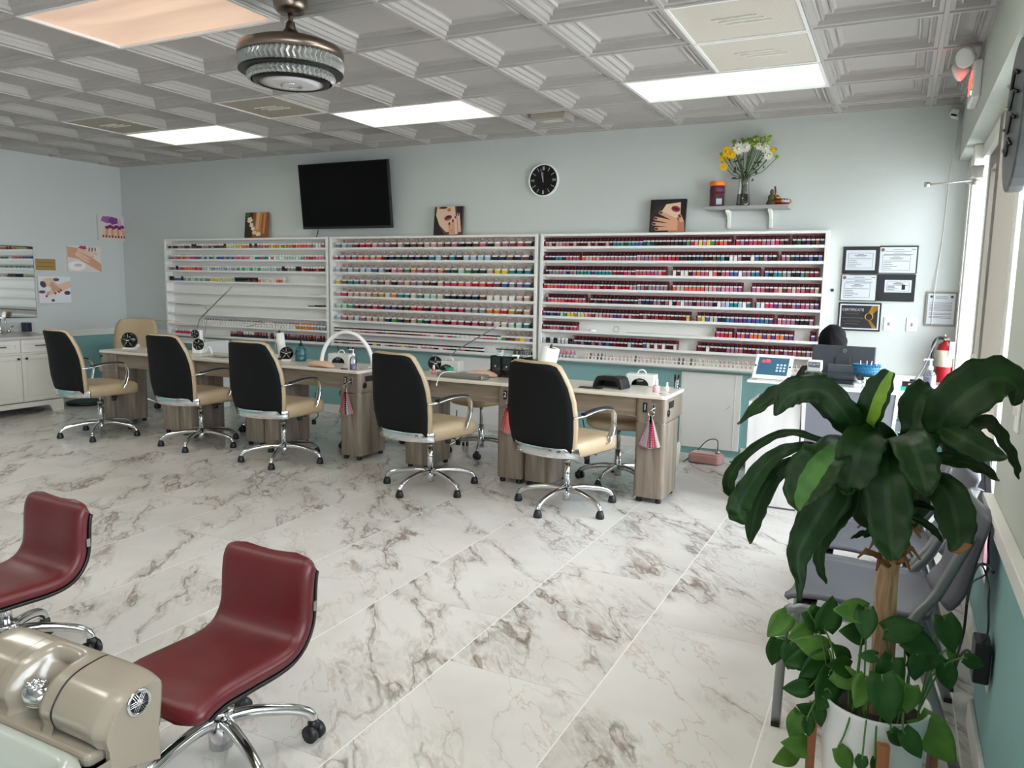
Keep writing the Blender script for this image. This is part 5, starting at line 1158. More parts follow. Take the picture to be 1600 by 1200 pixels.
# swatch rings hanging on the table fronts
def swatches(x, z, label, palette, seed):
    t = thing('swatch_fan', label, 'colour swatches', (x, 1.600, z), group='hanging colour swatch fans'); q = random.Random(seed)
    MB().tube(arc(0,.018,.020,0,340,14), .0022, 6).tube(spline([(.0,0,.037),(.01,.015,.05),(.02,.022,.052)],3), .003, 6).build('ring', M_CHROME, t)
    n = 11
    for k in range(n):
        a = R(-17+34*k/(n-1)); sx, cx = math.sin(a), math.cos(a); y = -.004-.0022*(k % 3); L_ = .215-.02*abs(k-5)/5*.5
        P = lambda u, v: (sx*v+cx*u, y, .005-cx*v+sx*u)
        b = MB(); w_ = .0115
        b.add([P(-w_*.5,0),P(w_*.5,0),P(w_,L_),P(-w_,L_),(P(-w_*.5,0)[0],y+.0012,P(-w_*.5,0)[2]),(P(w_*.5,0)[0],y+.0012,P(w_*.5,0)[2]),(P(w_,L_)[0],y+.0012,P(w_,L_)[2]),(P(-w_,L_)[0],y+.0012,P(-w_,L_)[2])], [(0,1,2,3),(7,6,5,4),(0,4,5,1),(1,5,6,2),(2,6,7,3),(3,7,4,0)], 0)
        c = palette[min(len(palette)-1, int(k/n*len(palette)))]
        for j in range(12):
            v0 = .03+j*.0152; b.add([(P(-w_*.62,v0)[0],y-.0006,P(-w_*.62,v0)[2]),(P(w_*.62,v0)[0],y-.0006,P(w_*.62,v0)[2]),(P(w_*.82,v0+.0135)[0],y-.0006,P(w_*.82,v0+.0135)[2]),(P(-w_*.82,v0+.0135)[0],y-.0006,P(-w_*.82,v0+.0135)[2])], [(0,1,2,3)], 1)
        b.build('swatch_strip', [M_ACRYS, PM[c]], t)
    return t
M_ACRYS = mat('milky_strip', '#c4b0b4', .25)
swatches(2.795, .585, 'fan of colour swatches hanging on table 1, pink and red with clear strips', ['mauve','grey','coral','red','wine','rose','red','hot pink','mint','white'], 1)
swatches(1.765, .575, 'fan of red colour swatches hanging on table 2', ['dark red','red','red','coral','red','rose','blue','red'], 2)
swatches(.335, .575, 'fan of dark red colour swatches hanging on table 3', ['dark red','red','red','burgundy','black','white','grey','wine','rose'], 3)
# a white side table behind the far tables
t = thing('side_table', 'white side table standing behind the last manicure tables', 'table', (-3.05, 2.86, 0))
MB().box(-.52,.60,-.17,.20,.715,.735).build('table_top', M_WHITE, t, bevel=.003)
for x in (-.50,.58): MB().box(x-.012,x+.012,-.16,.19,0,.714).build('side_panel', M_WHITE, t)
# floor things behind table 1
t = thing('electric_device', 'dusty pink electric device on the floor by the white panel', 'device', (2.86, 3.02, 0), R(-6))
MB().prism(rrect(-.13,.13,-.08,.08,.03), .004, .075).build('case', mat('dusty_pink','#b98a86',.35), t, bevel=.012)
MB().prism(rrect(-.11,.11,-.06,.06,.02), .075, .084).build('top_plate', mat('dusty_pink_light','#cfa39c',.35), t, bevel=.003)
MB().lathe([(.02,0),(.022,.02),(.015,.028)], (.09,0,.083), 12).build('dial', M_STEEL, t)
tag(MB().tube(spline([(2.70,2.92,.008),(2.76,3.05,.06),(2.84,3.12,.16),(2.92,3.13,.17),(2.93,3.10,.07)],6), .004, 6).build('black_cable', M_BLACK), 'black cable looping over the pink device on the floor', 'cable')
rc = random.Random(5); pts = [(3.02+.16*rc.random()+.015*k, 2.92+.14*rc.random(), .008+.03*rc.random()) for k in range(14)]
tag(MB().tube(spline(pts,5), .0055, 6).build('tangled_cable', mat('mixed_cable','#6d6a6c',.5)), 'tangle of grey and black cords beside the pink device', 'cords')
tag(MB().tube(spline([(3.10,2.98,.008),(3.2,3.0,.02),(3.33,2.98,.008)],5), .018, 8, flat=.6).build('power_strip', M_BLACK), 'black power strip on the floor beside the reception pedestal', 'power strip')
rings = [[(.0+.012*math.cos(a), .11*f*math.cos(a)*0+.10*f*math.sin(a), z) for a in [2*PI*j/14 for j in range(14)]] for f, z in ((.5,.0),(1,.08),(1,.16),(.7,.20))]
tag(MB().lathe([(.085,0),(.10,.02),(.11,.16),(.10,.20),(.092,.20),(.10,.16),(.09,.02)], (0,0,0), 24, cap=False).lathe([(.001,.01),(.088,.012)], (0,0,0), 24).build('waste_bin', mat('cream_plastic','#d8d4c4',.45), loc=(2.60,2.75,0)), 'round cream waste bin behind table 1', 'bin')
for (pts, lab) in (([(2.18,1.98,.45),(2.22,1.95,.30),(2.20,1.97,.22),(2.23,1.96,.17)],'black cord with a dangling plug below the black nail lamp'),
                   ([(1.12,1.98,.42),(1.16,1.92,.30),(1.20,1.93,.24),(1.17,1.92,.20)],'black cord and plug hanging in the knee space under the grey tray'),
                   ([(-.30,1.98,.45),(-.27,1.93,.33),(-.24,1.94,.26),(-.28,1.93,.22)],'black cord and plug hanging in the knee space under the arched lamp')):
    e = pts[-1]; tag(MB().tube(spline(pts,5), .004, 6).prism(rrect(e[0]-.018,e[0]+.018,e[1]-.012,e[1]+.012,.005), e[2]-.04, e[2]).build('hanging_lead', M_BLACK), lab, 'cord')
for k,(x, zt) in enumerate(((-1.12,.735),(-.98,.735),(-.92,.735))):
    tag(MB().tube(spline([(x,YB-.03,.732),(x+.02,YB-.03,.65),(x-.02+.03*k,YB-.03,.55),(x+.03,YB-.02,.42)],5), .005, 6).build('hanging_cable', M_BLACK), ['black cable dropping under the joint of the two racks','black cable below the middle rack, between two others','black cable below the middle rack, furthest along'][k], 'cable')

# ------------------------------------------------------------------ reception
t = thing('reception_desk', 'white and grey reception desk with slanted grey front panel', 'desk', (3.35, 1.93, 0))
MB().box(-.005,.315,0,.40,.01,.69).build('pedestal', wood('white_ash',(12,12,1),['#e2e0e0','#ecebeb','#f3f2f2'],.4), t, bevel=.003)
MB().box(-.01,.32,.0,.01,0,.01).build('kick_strip', M_GREY, t)
MB().add([(.345,-.03,.80),(.845,-.03,.80),(.80,.05,.0),(.345,.05,0),(.345,.0,.80),(.845,.0,.80),(.80,.08,0),(.345,.08,0)], [(0,1,2,3),(7,6,5,4),(0,4,5,1),(1,5,6,2),(2,6,7,3),(3,7,4,0)]).build('grey_front', mat('slate_laminate','#80828c',.5), t)
MB().add([(.318,-.035,.80),(.345,-.035,.80),(.345,.05,0),(.335,.05,0),(.318,.4,.80),(.345,.4,.80),(.345,.4,0),(.335,.4,0)], [(0,1,2,3),(7,6,5,4),(0,4,5,1),(1,5,6,2),(2,6,7,3),(3,7,4,0)]).build('side_trim', M_WHITE, t)
MB().add([(.845,-.035,.80),(.865,-.035,.80),(.815,.05,0),(.80,.05,0),(.845,.35,.80),(.865,.35,.80),(.815,.35,0),(.80,.35,0)], [(0,1,2,3),(7,6,5,4),(0,4,5,1),(1,5,6,2),(2,6,7,3),(3,7,4,0)]).build('side_trim', M_WHITE, t)
MB().box(.30,1.09,-.04,.46,.80,.822).build('counter_top', M_WHITE, t, bevel=.003)
MB().box(-.02,.30,-.03,.24,.815,.830).build('tablet_ledge', M_WHITE, t, bevel=.002)
MB().cyl((.19,.10,.69),(.19,.10,.815),.007).cyl((.16,.13,.69),(.16,.13,.815),.007).build('ledge_post', M_CHROME, t)
b = MB(); b.box(.955,.975,0,.35,0,.80).box(1.05,1.07,.0,.35,0,.80).box(.87,1.05,.33,.35,0,.80).box(.87,1.05,.02,.35,.54,.56).box(.87,1.05,.02,.35,.0,.02); b.build('open_shelf', M_WHITE, t)
MB().add([(.87,.02,.56),(.885,.02,.56),(.98,.02,.02),(.965,.02,.02),(.87,.05,.56),(.885,.05,.56),(.98,.05,.02),(.965,.05,.02)], [(0,1,2,3),(7,6,5,4),(0,4,5,1),(1,5,6,2),(2,6,7,3),(3,7,4,0)]).build('shelf_panel', M_GREY, t)
gs = MB().box(.32,.72,-.02,.14,.895,.905).build('glass_shelf', M_GLASSG, t)
for x in (.385,.66): MB().cyl((x,.05,.822),(x,.05,.895),.012).build('shelf_post', M_CHROME, t)
b = MB()
CTZ = .823
# papers and metal box under the ledge
tag(MB().box(-.08,.08,-.06,.06,0,.012).box(-.075,.07,-.055,.06,.013,.03).build('paper_stack', mat('dark_books','#3a3c42',.5), loc=(3.47,2.06,.691)), 'small pile of dark booklets on the reception pedestal under the tablet', 'booklets')
tag(MB().prism(rrect(-.03,.03,-.03,.03,.006), 0, .09).build('metal_canister', M_STEEL, loc=(3.585,2.05,.691), bevel=.003), 'brushed metal box on the pedestal under the tablet', 'box')
# tablet
t = thing('tablet_stand', 'white tablet stand with a blue keypad screen, on the reception desk end', 'tablet', (3.475, 1.97, .8305))
rot = (R(52),0,R(-4)); MB().obox((0,0,.085), (.235,.185,.014), rot).build('tablet_case', M_WHITEP, t, bevel=.006)
sc_ = MB().obox((0,-.0058,.0895), (.190,.132,.002), rot).build('screen', mat('screen_slate_blue','#2e5468',.25,emit=.35), t)
from mathutils import Euler
E_ = Euler(rot).to_matrix()
def onface(u, v, d=.0085): 
    p = E_@Vector((u, v, d)); return (p.x, p.y, p.z+.085)
b = MB(); 
for r_ in range(3):
    for c_ in range(3): b.obox(onface(.030+.022*c_, .012-.022*r_, .0092), (.013,.012,.001), rot)
b.build('keypad', mat('key_pale','#aebfd0',.4,emit=.35), sc_)
MB().obox(onface(-.045,.035,.0092), (.055,.022,.001), rot).obox(onface(-.03,.045,.0093), (.03,.012,.001), (rot[0],0,.4)).build('rose_logo', mat('screen_rose','#c2455a',.4,emit=.35), sc_)
for u in (-.107,.107): MB().obox(onface(u,.0,.009), (.010,.008,.008), rot).build('clip', M_BLACK, t)
MB().obox((.0,.055,.035), (.12,.04,.07), (R(-20),0,R(-4))).box(-.09,.09,-.05,.09,0,.006).build('stand_foot', M_WHITEP, t, bevel=.003)
# card reader display
t = thing('price_display', 'small white display box on the glass shelf of the reception desk', 'display', (3.725, 1.99, .9055), R(-6))
MB().obox((0,0,.034), (.085,.045,.066), (R(12),0,0)).build('case', M_WHITEP, t, bevel=.006)
MB().obox((0,-.0265,.042), (.070,.002,.036), (R(12),0,0)).build('screen', mat('grey_screen','#6f7378',.3), t)
for k in range(3): MB().obox((-.02+.02*k,-.0285,.046-.004*(k%2)), (.012,.001,.006), (R(12),0,0)).build('digit', M_PAPER, t)
tag(MB().tube(spline([(3.68,2.02,.93),(3.655,2.03,.92),(3.645,2.04,.86),(3.65,2.05,.826)],5), .006, 6).build('black_lead', M_BLACK), 'black lead curving down from the small white display', 'cable')
# monitor seen from behind
t = thing('computer_monitor', 'dark grey monitor seen from behind with its stand, on the reception desk', 'monitor', (3.875, 2.17, CTZ), R(-3))
MB().obox((0,0,.145), (.375,.024,.185), (R(-6),0,0)).build('back_cover', mat('charcoal_plastic','#34373d',.45), t, bevel=.006)
MB().obox((0,-.016,.140), (.09,.012,.05), (R(-6),0,0)).build('mount_plate', mat('charcoal_plastic2','#2b2e34',.45), t, bevel=.003)
lg = MB().lathe([(.013,0),(.013,.002)], (.01,-.022,.208), 16, axis='y').build('round_badge', M_STEEL, t)
text('hp', .018, M_BLACK, lg, (.01,-.0245,.208), (R(90),0,0))
MB().box(-.085,.085,-.045,-.018,.02,.12).build('stand_neck', mat('charcoal_plastic3','#4b4e55',.45), t, bevel=.006)
MB().prism(rrect(-.10,.09,-.08,.06,.02), 0, .02).build('stand_base', mat('charcoal_plastic','#34373d',.45), t, bevel=.004)
# basket of swabs on the glass shelf
t = thing('blue_basket', 'blue woven basket holding white sticks on the glass shelf', 'basket', (4.02, 2.01, .9058))
BL = mat('blue_plastic','#166890',.45)
MB().lathe([(.068,0),(.079,.055),(.077,.055),(.066,.003)], (0,0,0), 26, sy=.6, cap=False).lathe([(.001,.001),(.058,.002)], (0,0,0), 20, sy=.6).build('bowl', BL, t)
b = MB()
for k in range(26):
    a = 2*PI*k/26
    for zz in (.012,.030,.046): r_ = .069+.011*zz/.055; b.lathe([(.001,-.004),(.0052,0),(.001,.004)], (r_*math.cos(a+zz*8), r_*.6*math.sin(a+zz*8), zz), 5)
b.build('weave', BL, t); MB().tube([(.079*math.cos(R(a)),.079*.6*math.sin(R(a)),.055) for a in range(0,360,15)], .004, 6, closed=True).build('rim', BL, t)
for x, y, lx, ly in ((-.03,0,-.036,.0),(0,.01,.0,.0),(.04,0,.062,.0),(.02,-.01,.028,-.005)):
    tag(MB().cyl((4.02+x,2.01+y,.915),(4.02+lx,2.01+ly,.985),.0025,.0025,6).build('white_stick', M_WHITEP), ['short white stick at the till side of the blue basket','upright white stick in the middle of the blue basket','slanted white stick leaning out of the blue basket','thin white stick beside the slanted one in the blue basket'][[-.03,0,.04,.02].index(x)], 'stick', 'sticks in the blue basket')
tag(MB().prism(rrect(-.03,.03,-.018,.018,.008), 0, .022).cyl((0,0,.02),(-.02,.0,.055),.004).build('tape_dispenser', M_WHITEP, loc=(3.985,1.99,CTZ), bevel=.004), 'small white dispenser on the counter under the blue basket', 'dispenser')
t = thing('card_holder', 'black and teal business card holder on the reception counter', 'card holder', (4.265, 2.0, CTZ))
MB().box(-.045,.045,-.018,.018,0,.022).prism([(-.05,.0),(.05,0),(.05,.03),(.03,.012),(-.03,.012),(-.05,.03)], -.022, -.018, plane='xz').build('tray', mat('mint_plastic','#2bb59b',.4), t)
MB().box(-.044,.044,-.012,.012,.01,.052).build('cards', M_BLACK, t); MB().box(-.01,.016,-.0130,-.0122,.022,.042).build('flower_print', mat('pale_rose','#d9b9b4',.6), t)
pump_bottle(4.365, 1.99, CTZ, 'large clear hand sanitizer pump bottle at the end of the reception counter', mat('lilac_label','#c9c0e4',.3), s=1.12, fill=.95, sq=True)
tag(MB().lathe([(.022,0),(.010,.01),(.008,.035),(.024,.045),(.020,.055)], (0,0,0), 14).build('black_knob_stand', M_BLACK, loc=(4.285,2.11,CTZ)), 'small black stand with a knob behind the card holder', 'stand')
tag(MB().tube(spline([(4.29,2.12,.87),(4.34,2.4,.93),(4.40,2.9,1.02),(4.44,3.18,1.08)],5), .006, 6).build('grey_cable', M_GREY), 'grey cable rising from the counter to the fire extinguisher', 'cable')
tag(MB().obox((0,0,.03), (.16,.10,.06), (0,0,.2)).lathe([(.03,.06),(.05,.08),(.03,.10),(.01,.11)], (0,0,0), 10).build('plastic_bag', mat('grey_bag','#a7b0ba',.4), loc=(4.26,2.10,.562)), 'crumpled clear grey bag in the open shelf of the reception desk', 'bag')
for z, lab in ((.74,'orange plastic stand beside the reception counter end'),):
    tag(MB().tube(spline([(0,0,0),(.02,0,.05),(.0,0,.09),(-.02,0,.13),(.01,0,.17)],5), .012, 8).box(-.03,.03,-.02,.02,-.01,0).build('orange_clip', mat('orange_rust','#a2482f',.5), loc=(4.52,2.35,.62)), lab, 'clip')

# ------------------------------------------------------------------ the person behind the monitor
def skin_mesh(name, verts, edges, radii, m, parent=None, sub=2, root=0):
    me = bpy.data.meshes.new(name); me.from_pydata(verts, edges, []); o = bpy.data.objects.new(name, me); COL.objects.link(o)
    sk = o.modifiers.new('skin', 'SKIN'); sk.use_smooth_shade = True
    for i, r in enumerate(radii): me.skin_vertices[0].data[i].radius = (r, r) if not isinstance(r, tuple) else r
    me.skin_vertices[0].data[root].use_root = True
    s_ = o.modifiers.new('sub', 'SUBSURF'); s_.levels = sub; s_.render_levels = sub; me.materials.append(m)
    if parent: o.parent = parent
    return o
pr = thing('person', 'person with short black hair in a dark top, seated behind the monitor looking down', 'person', (3.78, 2.62, 0))
V = [(0,.02,.50),(0,.03,.62),(0,.03,.76),(0,.0,.86),(0,-.02,.93),(0,-.04,.985), (-.10,.02,.855),(-.17,0,.82),(-.20,-.10,.68),(-.14,-.24,.80),(-.07,-.33,.845),
     (.10,.02,.855),(.17,0,.82),(.20,-.10,.68),(.14,-.22,.80),(.10,-.32,.845), (-.09,.0,.47),(-.10,-.30,.46),(-.11,-.36,.20),(-.11,-.34,.05),(-.11,-.44,.035),(.09,0,.47),(.10,-.30,.46),(.11,-.36,.20),(.11,-.34,.05),(.11,-.44,.035)]
Ed = [(0,1),(1,2),(2,3),(3,4),(4,5),(3,6),(6,7),(7,8),(8,9),(9,10),(3,11),(11,12),(12,13),(13,14),(14,15),(0,16),(16,17),(17,18),(18,19),(19,20),(0,21),(21,22),(22,23),(23,24),(24,25)]
Rr = [.12,.115,.12,.085,.05,.05,.07,.055,.045,.034,.026,.07,.055,.045,.034,.026,.08,.075,.05,.035,.03,.08,.075,.05,.035,.03]
# fingers
for s, w_ in ((-1,10),(1,15)):
    bx, by_, bz = V[w_]
    V.append((bx-s*.01, by_-.05, bz-.004)); Rr.append(.020); pi_ = len(V)-1; Ed.append((w_, pi_))
    for k in range(4):
        u = (k-1.5)*.017; L_ = (.055,.066,.062,.048)[k]
        V += [(bx-s*.01+u, by_-.085, bz+.002), (bx-s*.01+u*1.1, by_-.085-L_*.55, bz-.004), (bx-s*.01+u*1.15, by_-.085-L_, bz-.014)]; Rr += [.0095,.0085,.007]; n_ = len(V)
        Ed += [(pi_, n_-3),(n_-3, n_-2),(n_-2, n_-1)]
    V += [(bx-s*.035, by_-.055, bz), (bx-s*.052, by_-.085, bz-.006)]; Rr += [.010,.008]; n_ = len(V); Ed += [(pi_, n_-2),(n_-2, n_-1)]
skin_mesh('body', V, Ed, Rr, M_SKIN, pr)
# head: sculpted ellipsoid with nose, lips, chin, bowed forward
hd = MB(); rings = []
for j in range(17):
    ph = PI*j/16; z = math.cos(ph); rr = math.sin(ph); ring = []
    for k in range(24):
        a = 2*PI*k/24; x = .074*rr*math.cos(a); y = .094*rr*math.sin(a)
        if z < 0: x *= 1-.28*z*z*1.2; y *= 1-.12*z*z
        if y < 0:   # face side
            u = abs(math.cos(a)); 
            if u < .30 and -.45 < z < .05: y -= .020*(1-u/.30)*max(0, 1-abs((z+.28)/.24))
            if .22 < u < .62 and -.08 < z < .22: y += .007
            if u < .4 and -.70 < z < -.52: y -= .005
        ring.append((x, y, z*.115))
    rings.append(ring)
hd.loft(rings, caps=False)
for s in (-1,1): hd.lathe([(.004,-.02),(.014,-.01),(.016,.008),(.006,.022)], (s*.076,.01,-.005), 8, sx=.5)
ho = hd.build('head', M_SKIN, pr, loc=(0,-.07,1.055)); ho.rotation_euler = (R(38),0,0)
for s in (-1,1): MB().lathe([(.010,0),(.006,.004)], (s*.030,-.084,.012), 10, axis='y').build('eye', M_BLACK, ho)
MB().box(-.020,.020,-.094,-.088,-.064,-.058).build('mouth', mat('lip','#9c5a50',.5), ho, bevel=.002)
hr = MB(); rings = []; rh = random.Random(2)
for j in range(12):
    ph = PI*.60*j/11; z = math.cos(ph); rr = math.sin(ph); ring = []
    for k in range(40):
        a = 2*PI*k/40; f = 1.13+.035*math.sin(k*5.1+j*.9)+.03*math.sin(k*2.3-j*.7)+.02*rh.random(); x = .080*rr*math.cos(a)*f; y = .100*rr*math.sin(a)*f; zz = z*.125
        if math.sin(a) < -.2 and j > 6: zz = max(zz, -.005+.01*math.sin(k*3)); 
        ring.append((x, y+.006, zz))
    rings.append(ring)
hr.loft(rings, caps=False).build('hair', M_HAIR, ho)
rg = []
for z, w_, d in ((.50,.16,.12),(.60,.155,.12),(.72,.165,.125),(.80,.185,.115),(.86,.17,.095),(.90,.09,.075)):
    rg.append([(w_*math.cos(a), .025+d*math.sin(a), z) for a in [2*PI*j/24 for j in range(24)]])
sh_ = MB().loft(rg)
for s in (-1,1): sh_.tube(spline([(s*.14,.01,.84),(s*.185,-.03,.76),(s*.205,-.11,.675),(s*.175,-.18,.735),(s*.135,-.25,.80)],5), [.066-.0013*i for i in range(21)], 12)
sh_.build('shirt', M_SHIRT, pr)
t = thing('reception_chair', 'plain dark chair carrying the person behind the reception desk', 'chair', (3.78, 2.66, 0))
MB().box(-.22,.22,-.22,.22,.36,.41).build('seat', M_BLACK, t, bevel=.02); MB().box(-.18,.18,.20,.235,.45,.80).build('backrest', M_BLACK, t, bevel=.015)
for x in (-.19,.19):
    for y in (-.19,.19): MB().cyl((x,y,0),(x,y,.36),.014).build('leg', M_BLACK, t)
for x in (-.15,.15): MB().cyl((x,.217,.38),(x,.217,.50),.012).build('back_post', M_BLACK, t)
DRAC = [[(4.118,-1.15,1.038,0.024),(4.065,-1.17,1.122,0.065),(3.999,-1.17,1.178,0.079),(3.929,-1.17,1.165,0.062),(3.873,-1.17,1.126,0.048),(3.816,-1.17,1.07,0.003)],[(4.118,-1.15,1.045,0.024),(4.073,-1.218,1.125,0.067),(4.022,-1.226,1.177,0.073),(3.969,-1.234,1.174,0.066),(3.936,-1.242,1.152,0.056),(3.917,-1.25,1.113,0.005)],[(4.127,-1.15,1.031,0.024),(4.095,-1.15,1.08,0.097),(4.043,-1.13,1.123,0.098),(3.975,-1.11,1.15,0.025)],[(4.035,-1.15,1.041,0.017),(3.951,-1.142,1.057,0.021),(3.889,-1.133,1.032,0.025),(3.826,-1.125,0.973,0.028),(3.796,-1.117,0.917,0.039),(3.793,-1.108,0.879,0.036),(3.808,-1.1,0.852,0.004)],[(4.044,-1.15,1.026,0.014),(3.96,-1.208,1.031,0.03),(3.903,-1.217,0.99,0.047),(3.862,-1.225,0.921,0.06),(3.843,-1.233,0.871,0.07),(3.847,-1.242,0.85,0.06),(3.865,-1.25,0.835,0.007)],[(4.045,-1.15,1.007,0.014),(3.975,-1.194,0.997,0.027),(3.924,-1.188,0.96,0.058),(3.888,-1.182,0.893,0.068),(3.872,-1.176,0.826,0.055),(3.865,-1.17,0.758,0.005)],[(4.079,-1.15,1.046,0.045),(4.043,-1.3,1.039,0.115),(4.015,-1.33,0.992,0.132),(3.999,-1.36,0.945,0.084),(4.0,-1.39,0.925,0.006)],[(4.124,-1.15,1.078,0.052),(4.126,-1.193,1.139,0.074),(4.141,-1.187,1.193,0.071),(4.159,-1.18,1.231,0.027)],[(4.152,-1.15,1.073,0.069),(4.114,-1.275,1.068,0.107),(4.102,-1.3,1.019,0.105),(4.093,-1.325,0.976,0.063),(4.099,-1.35,0.968,0.009)],[(4.166,-1.15,1.059,0.076),(4.168,-1.26,1.004,0.111),(4.179,-1.29,0.923,0.109),(4.189,-1.32,0.859,0.082),(4.196,-1.35,0.826,0.008)],[(4.189,-1.15,1.074,0.062),(4.215,-1.25,1.074,0.095),(4.235,-1.27,1.029,0.091),(4.247,-1.29,0.989,0.055),(4.249,-1.31,0.974,0.006)],[(4.216,-1.15,1.083,0.052),(4.219,-1.123,1.138,0.087),(4.238,-1.097,1.179,0.081),(4.253,-1.07,1.187,0.036)],[(4.253,-1.15,1.071,0.041),(4.282,-1.19,1.145,0.112),(4.338,-1.18,1.208,0.133),(4.382,-1.17,1.228,0.11),(4.413,-1.16,1.209,0.059),(4.413,-1.15,1.167,0.009)],[(4.246,-1.15,1.095,0.031),(4.28,-1.083,1.144,0.071),(4.315,-1.067,1.191,0.061),(4.372,-1.05,1.23,0.022)],[(4.236,-1.15,1.085,0.028),(4.313,-1.14,1.106,0.049),(4.37,-1.13,1.119,0.045),(4.406,-1.12,1.076,0.032),(4.43,-1.11,1.032,0.025),(4.443,-1.1,0.992,0.005)],[(4.254,-1.15,1.102,0.024),(4.309,-1.217,1.098,0.077),(4.361,-1.233,1.073,0.06),(4.398,-1.25,1.065,0.005)],[(4.227,-1.15,1.025,0.028),(4.306,-1.15,1.028,0.038),(4.358,-1.15,1.02,0.038),(4.399,-1.15,0.992,0.005)],[(4.243,-1.15,0.987,0.031),(4.292,-1.212,0.968,0.084),(4.315,-1.225,0.912,0.093),(4.323,-1.238,0.863,0.063),(4.309,-1.25,0.841,0.013)],[(4.096,-1.15,1.0,0.041),(4.052,-1.214,0.924,0.107),(4.011,-1.228,0.833,0.09),(3.99,-1.242,0.769,0.059),(4.0,-1.256,0.71,0.025),(4.001,-1.27,0.667,0.007)],[(4.108,-1.15,0.985,0.028),(4.084,-1.144,0.895,0.08),(4.051,-1.138,0.83,0.066),(4.031,-1.132,0.758,0.035),(4.036,-1.126,0.706,0.024),(4.053,-1.12,0.669,0.004)],[(4.114,-1.15,1.018,0.041),(4.081,-1.163,0.959,0.096),(4.041,-1.157,0.892,0.096),(4.008,-1.15,0.84,0.038)],[(4.29,-1.15,0.906,0.014),(4.331,-1.17,0.872,0.024),(4.358,-1.17,0.846,0.005)],[(4.191,-1.15,1.046,0.052),(4.224,-1.13,0.975,0.08),(4.24,-1.11,0.901,0.07),(4.226,-1.09,0.829,0.011)],[(4.146,-1.15,1.041,0.052),(4.123,-1.13,0.954,0.077),(4.126,-1.11,0.868,0.07),(4.155,-1.09,0.82,0.011)],[(3.99,-1.15,0.977,0.009),(3.962,-1.19,0.969,0.02),(3.925,-1.19,0.954,0.017),(3.896,-1.19,0.937,0.003)],[(4.252,-1.15,1.053,0.034),(4.288,-1.083,1.044,0.061),(4.324,-1.067,1.026,0.054),(4.353,-1.05,1.011,0.018)],[(4.182,-1.15,0.887,0.01),(4.145,-1.18,0.838,0.024),(4.124,-1.19,0.833,0.017),(4.104,-1.2,0.821,0.003)],[(4.196,-1.15,0.889,0.01),(4.251,-1.17,0.879,0.02),(4.279,-1.17,0.86,0.02),(4.297,-1.17,0.838,0.003)]]
POTHOS = [(3.935,-1.056,0.504,0.084,140.0),(3.931,-1.059,0.427,0.08,95.0),(4.037,-1.109,0.556,0.086,50.0),(4.064,-1.141,0.6,0.093,-85.0),(4.115,-1.181,0.634,0.083,185.0),(4.15,-1.183,0.607,0.075,100.0),(4.237,-1.117,0.586,0.09,-15.0),(4.28,-1.096,0.545,0.095,20.0),(4.348,-1.053,0.515,0.038,85.0),(4.398,-1.05,0.509,0.051,20.0),(4.337,-1.07,0.575,0.088,80.0),(4.013,-1.097,0.444,0.107,165.0),(4.027,-1.113,0.493,0.09,195.0),(4.038,-1.121,0.441,0.094,150.0),(3.999,-1.146,0.383,0.069,175.0),(4.069,-1.149,0.391,0.108,115.0),(4.125,-1.134,0.435,0.081,10.0),(4.019,-1.067,0.367,0.084,150.0),(4.208,-1.15,0.469,0.096,110.0),(4.207,-1.249,0.458,0.111,85.0),(4.258,-1.205,0.449,0.066,100.0),(4.271,-1.116,0.492,0.074,85.0),(4.343,-1.061,0.461,0.071,75.0),(4.343,-1.052,0.485,0.051,300.0),(4.001,-1.105,0.255,0.078,110.0),(4.037,-1.173,0.298,0.048,85.0),(4.007,-1.123,0.212,0.082,195.0),(3.979,-1.101,0.158,0.082,172.0),(4.129,-1.205,0.254,0.066,60.0),(4.165,-1.249,0.282,0.042,95.0),(4.237,-1.216,0.35,0.05,55.0),(4.272,-1.214,0.345,0.07,58.0),(4.33,-1.124,0.32,0.122,50.0),(4.193,-1.228,0.278,0.035,95.0),(4.054,-1.104,0.399,0.082,140.0),(4.1,-1.15,0.469,0.076,200.0),(4.154,-1.207,0.442,0.078,120.0),(4.122,-1.153,0.565,0.076,200.0),(4.097,-1.115,0.49,0.061,230.0),(4.294,-1.086,0.508,0.083,-10.0),(4.235,-1.209,0.465,0.07,60.0),(4.025,-1.149,0.336,0.052,200.0),(4.06,-1.159,0.33,0.056,80.0),(4.161,-1.185,0.528,0.043,180.0),(3.993,-1.094,0.511,0.066,160.0),(3.972,-1.071,0.432,0.075,100.0)]
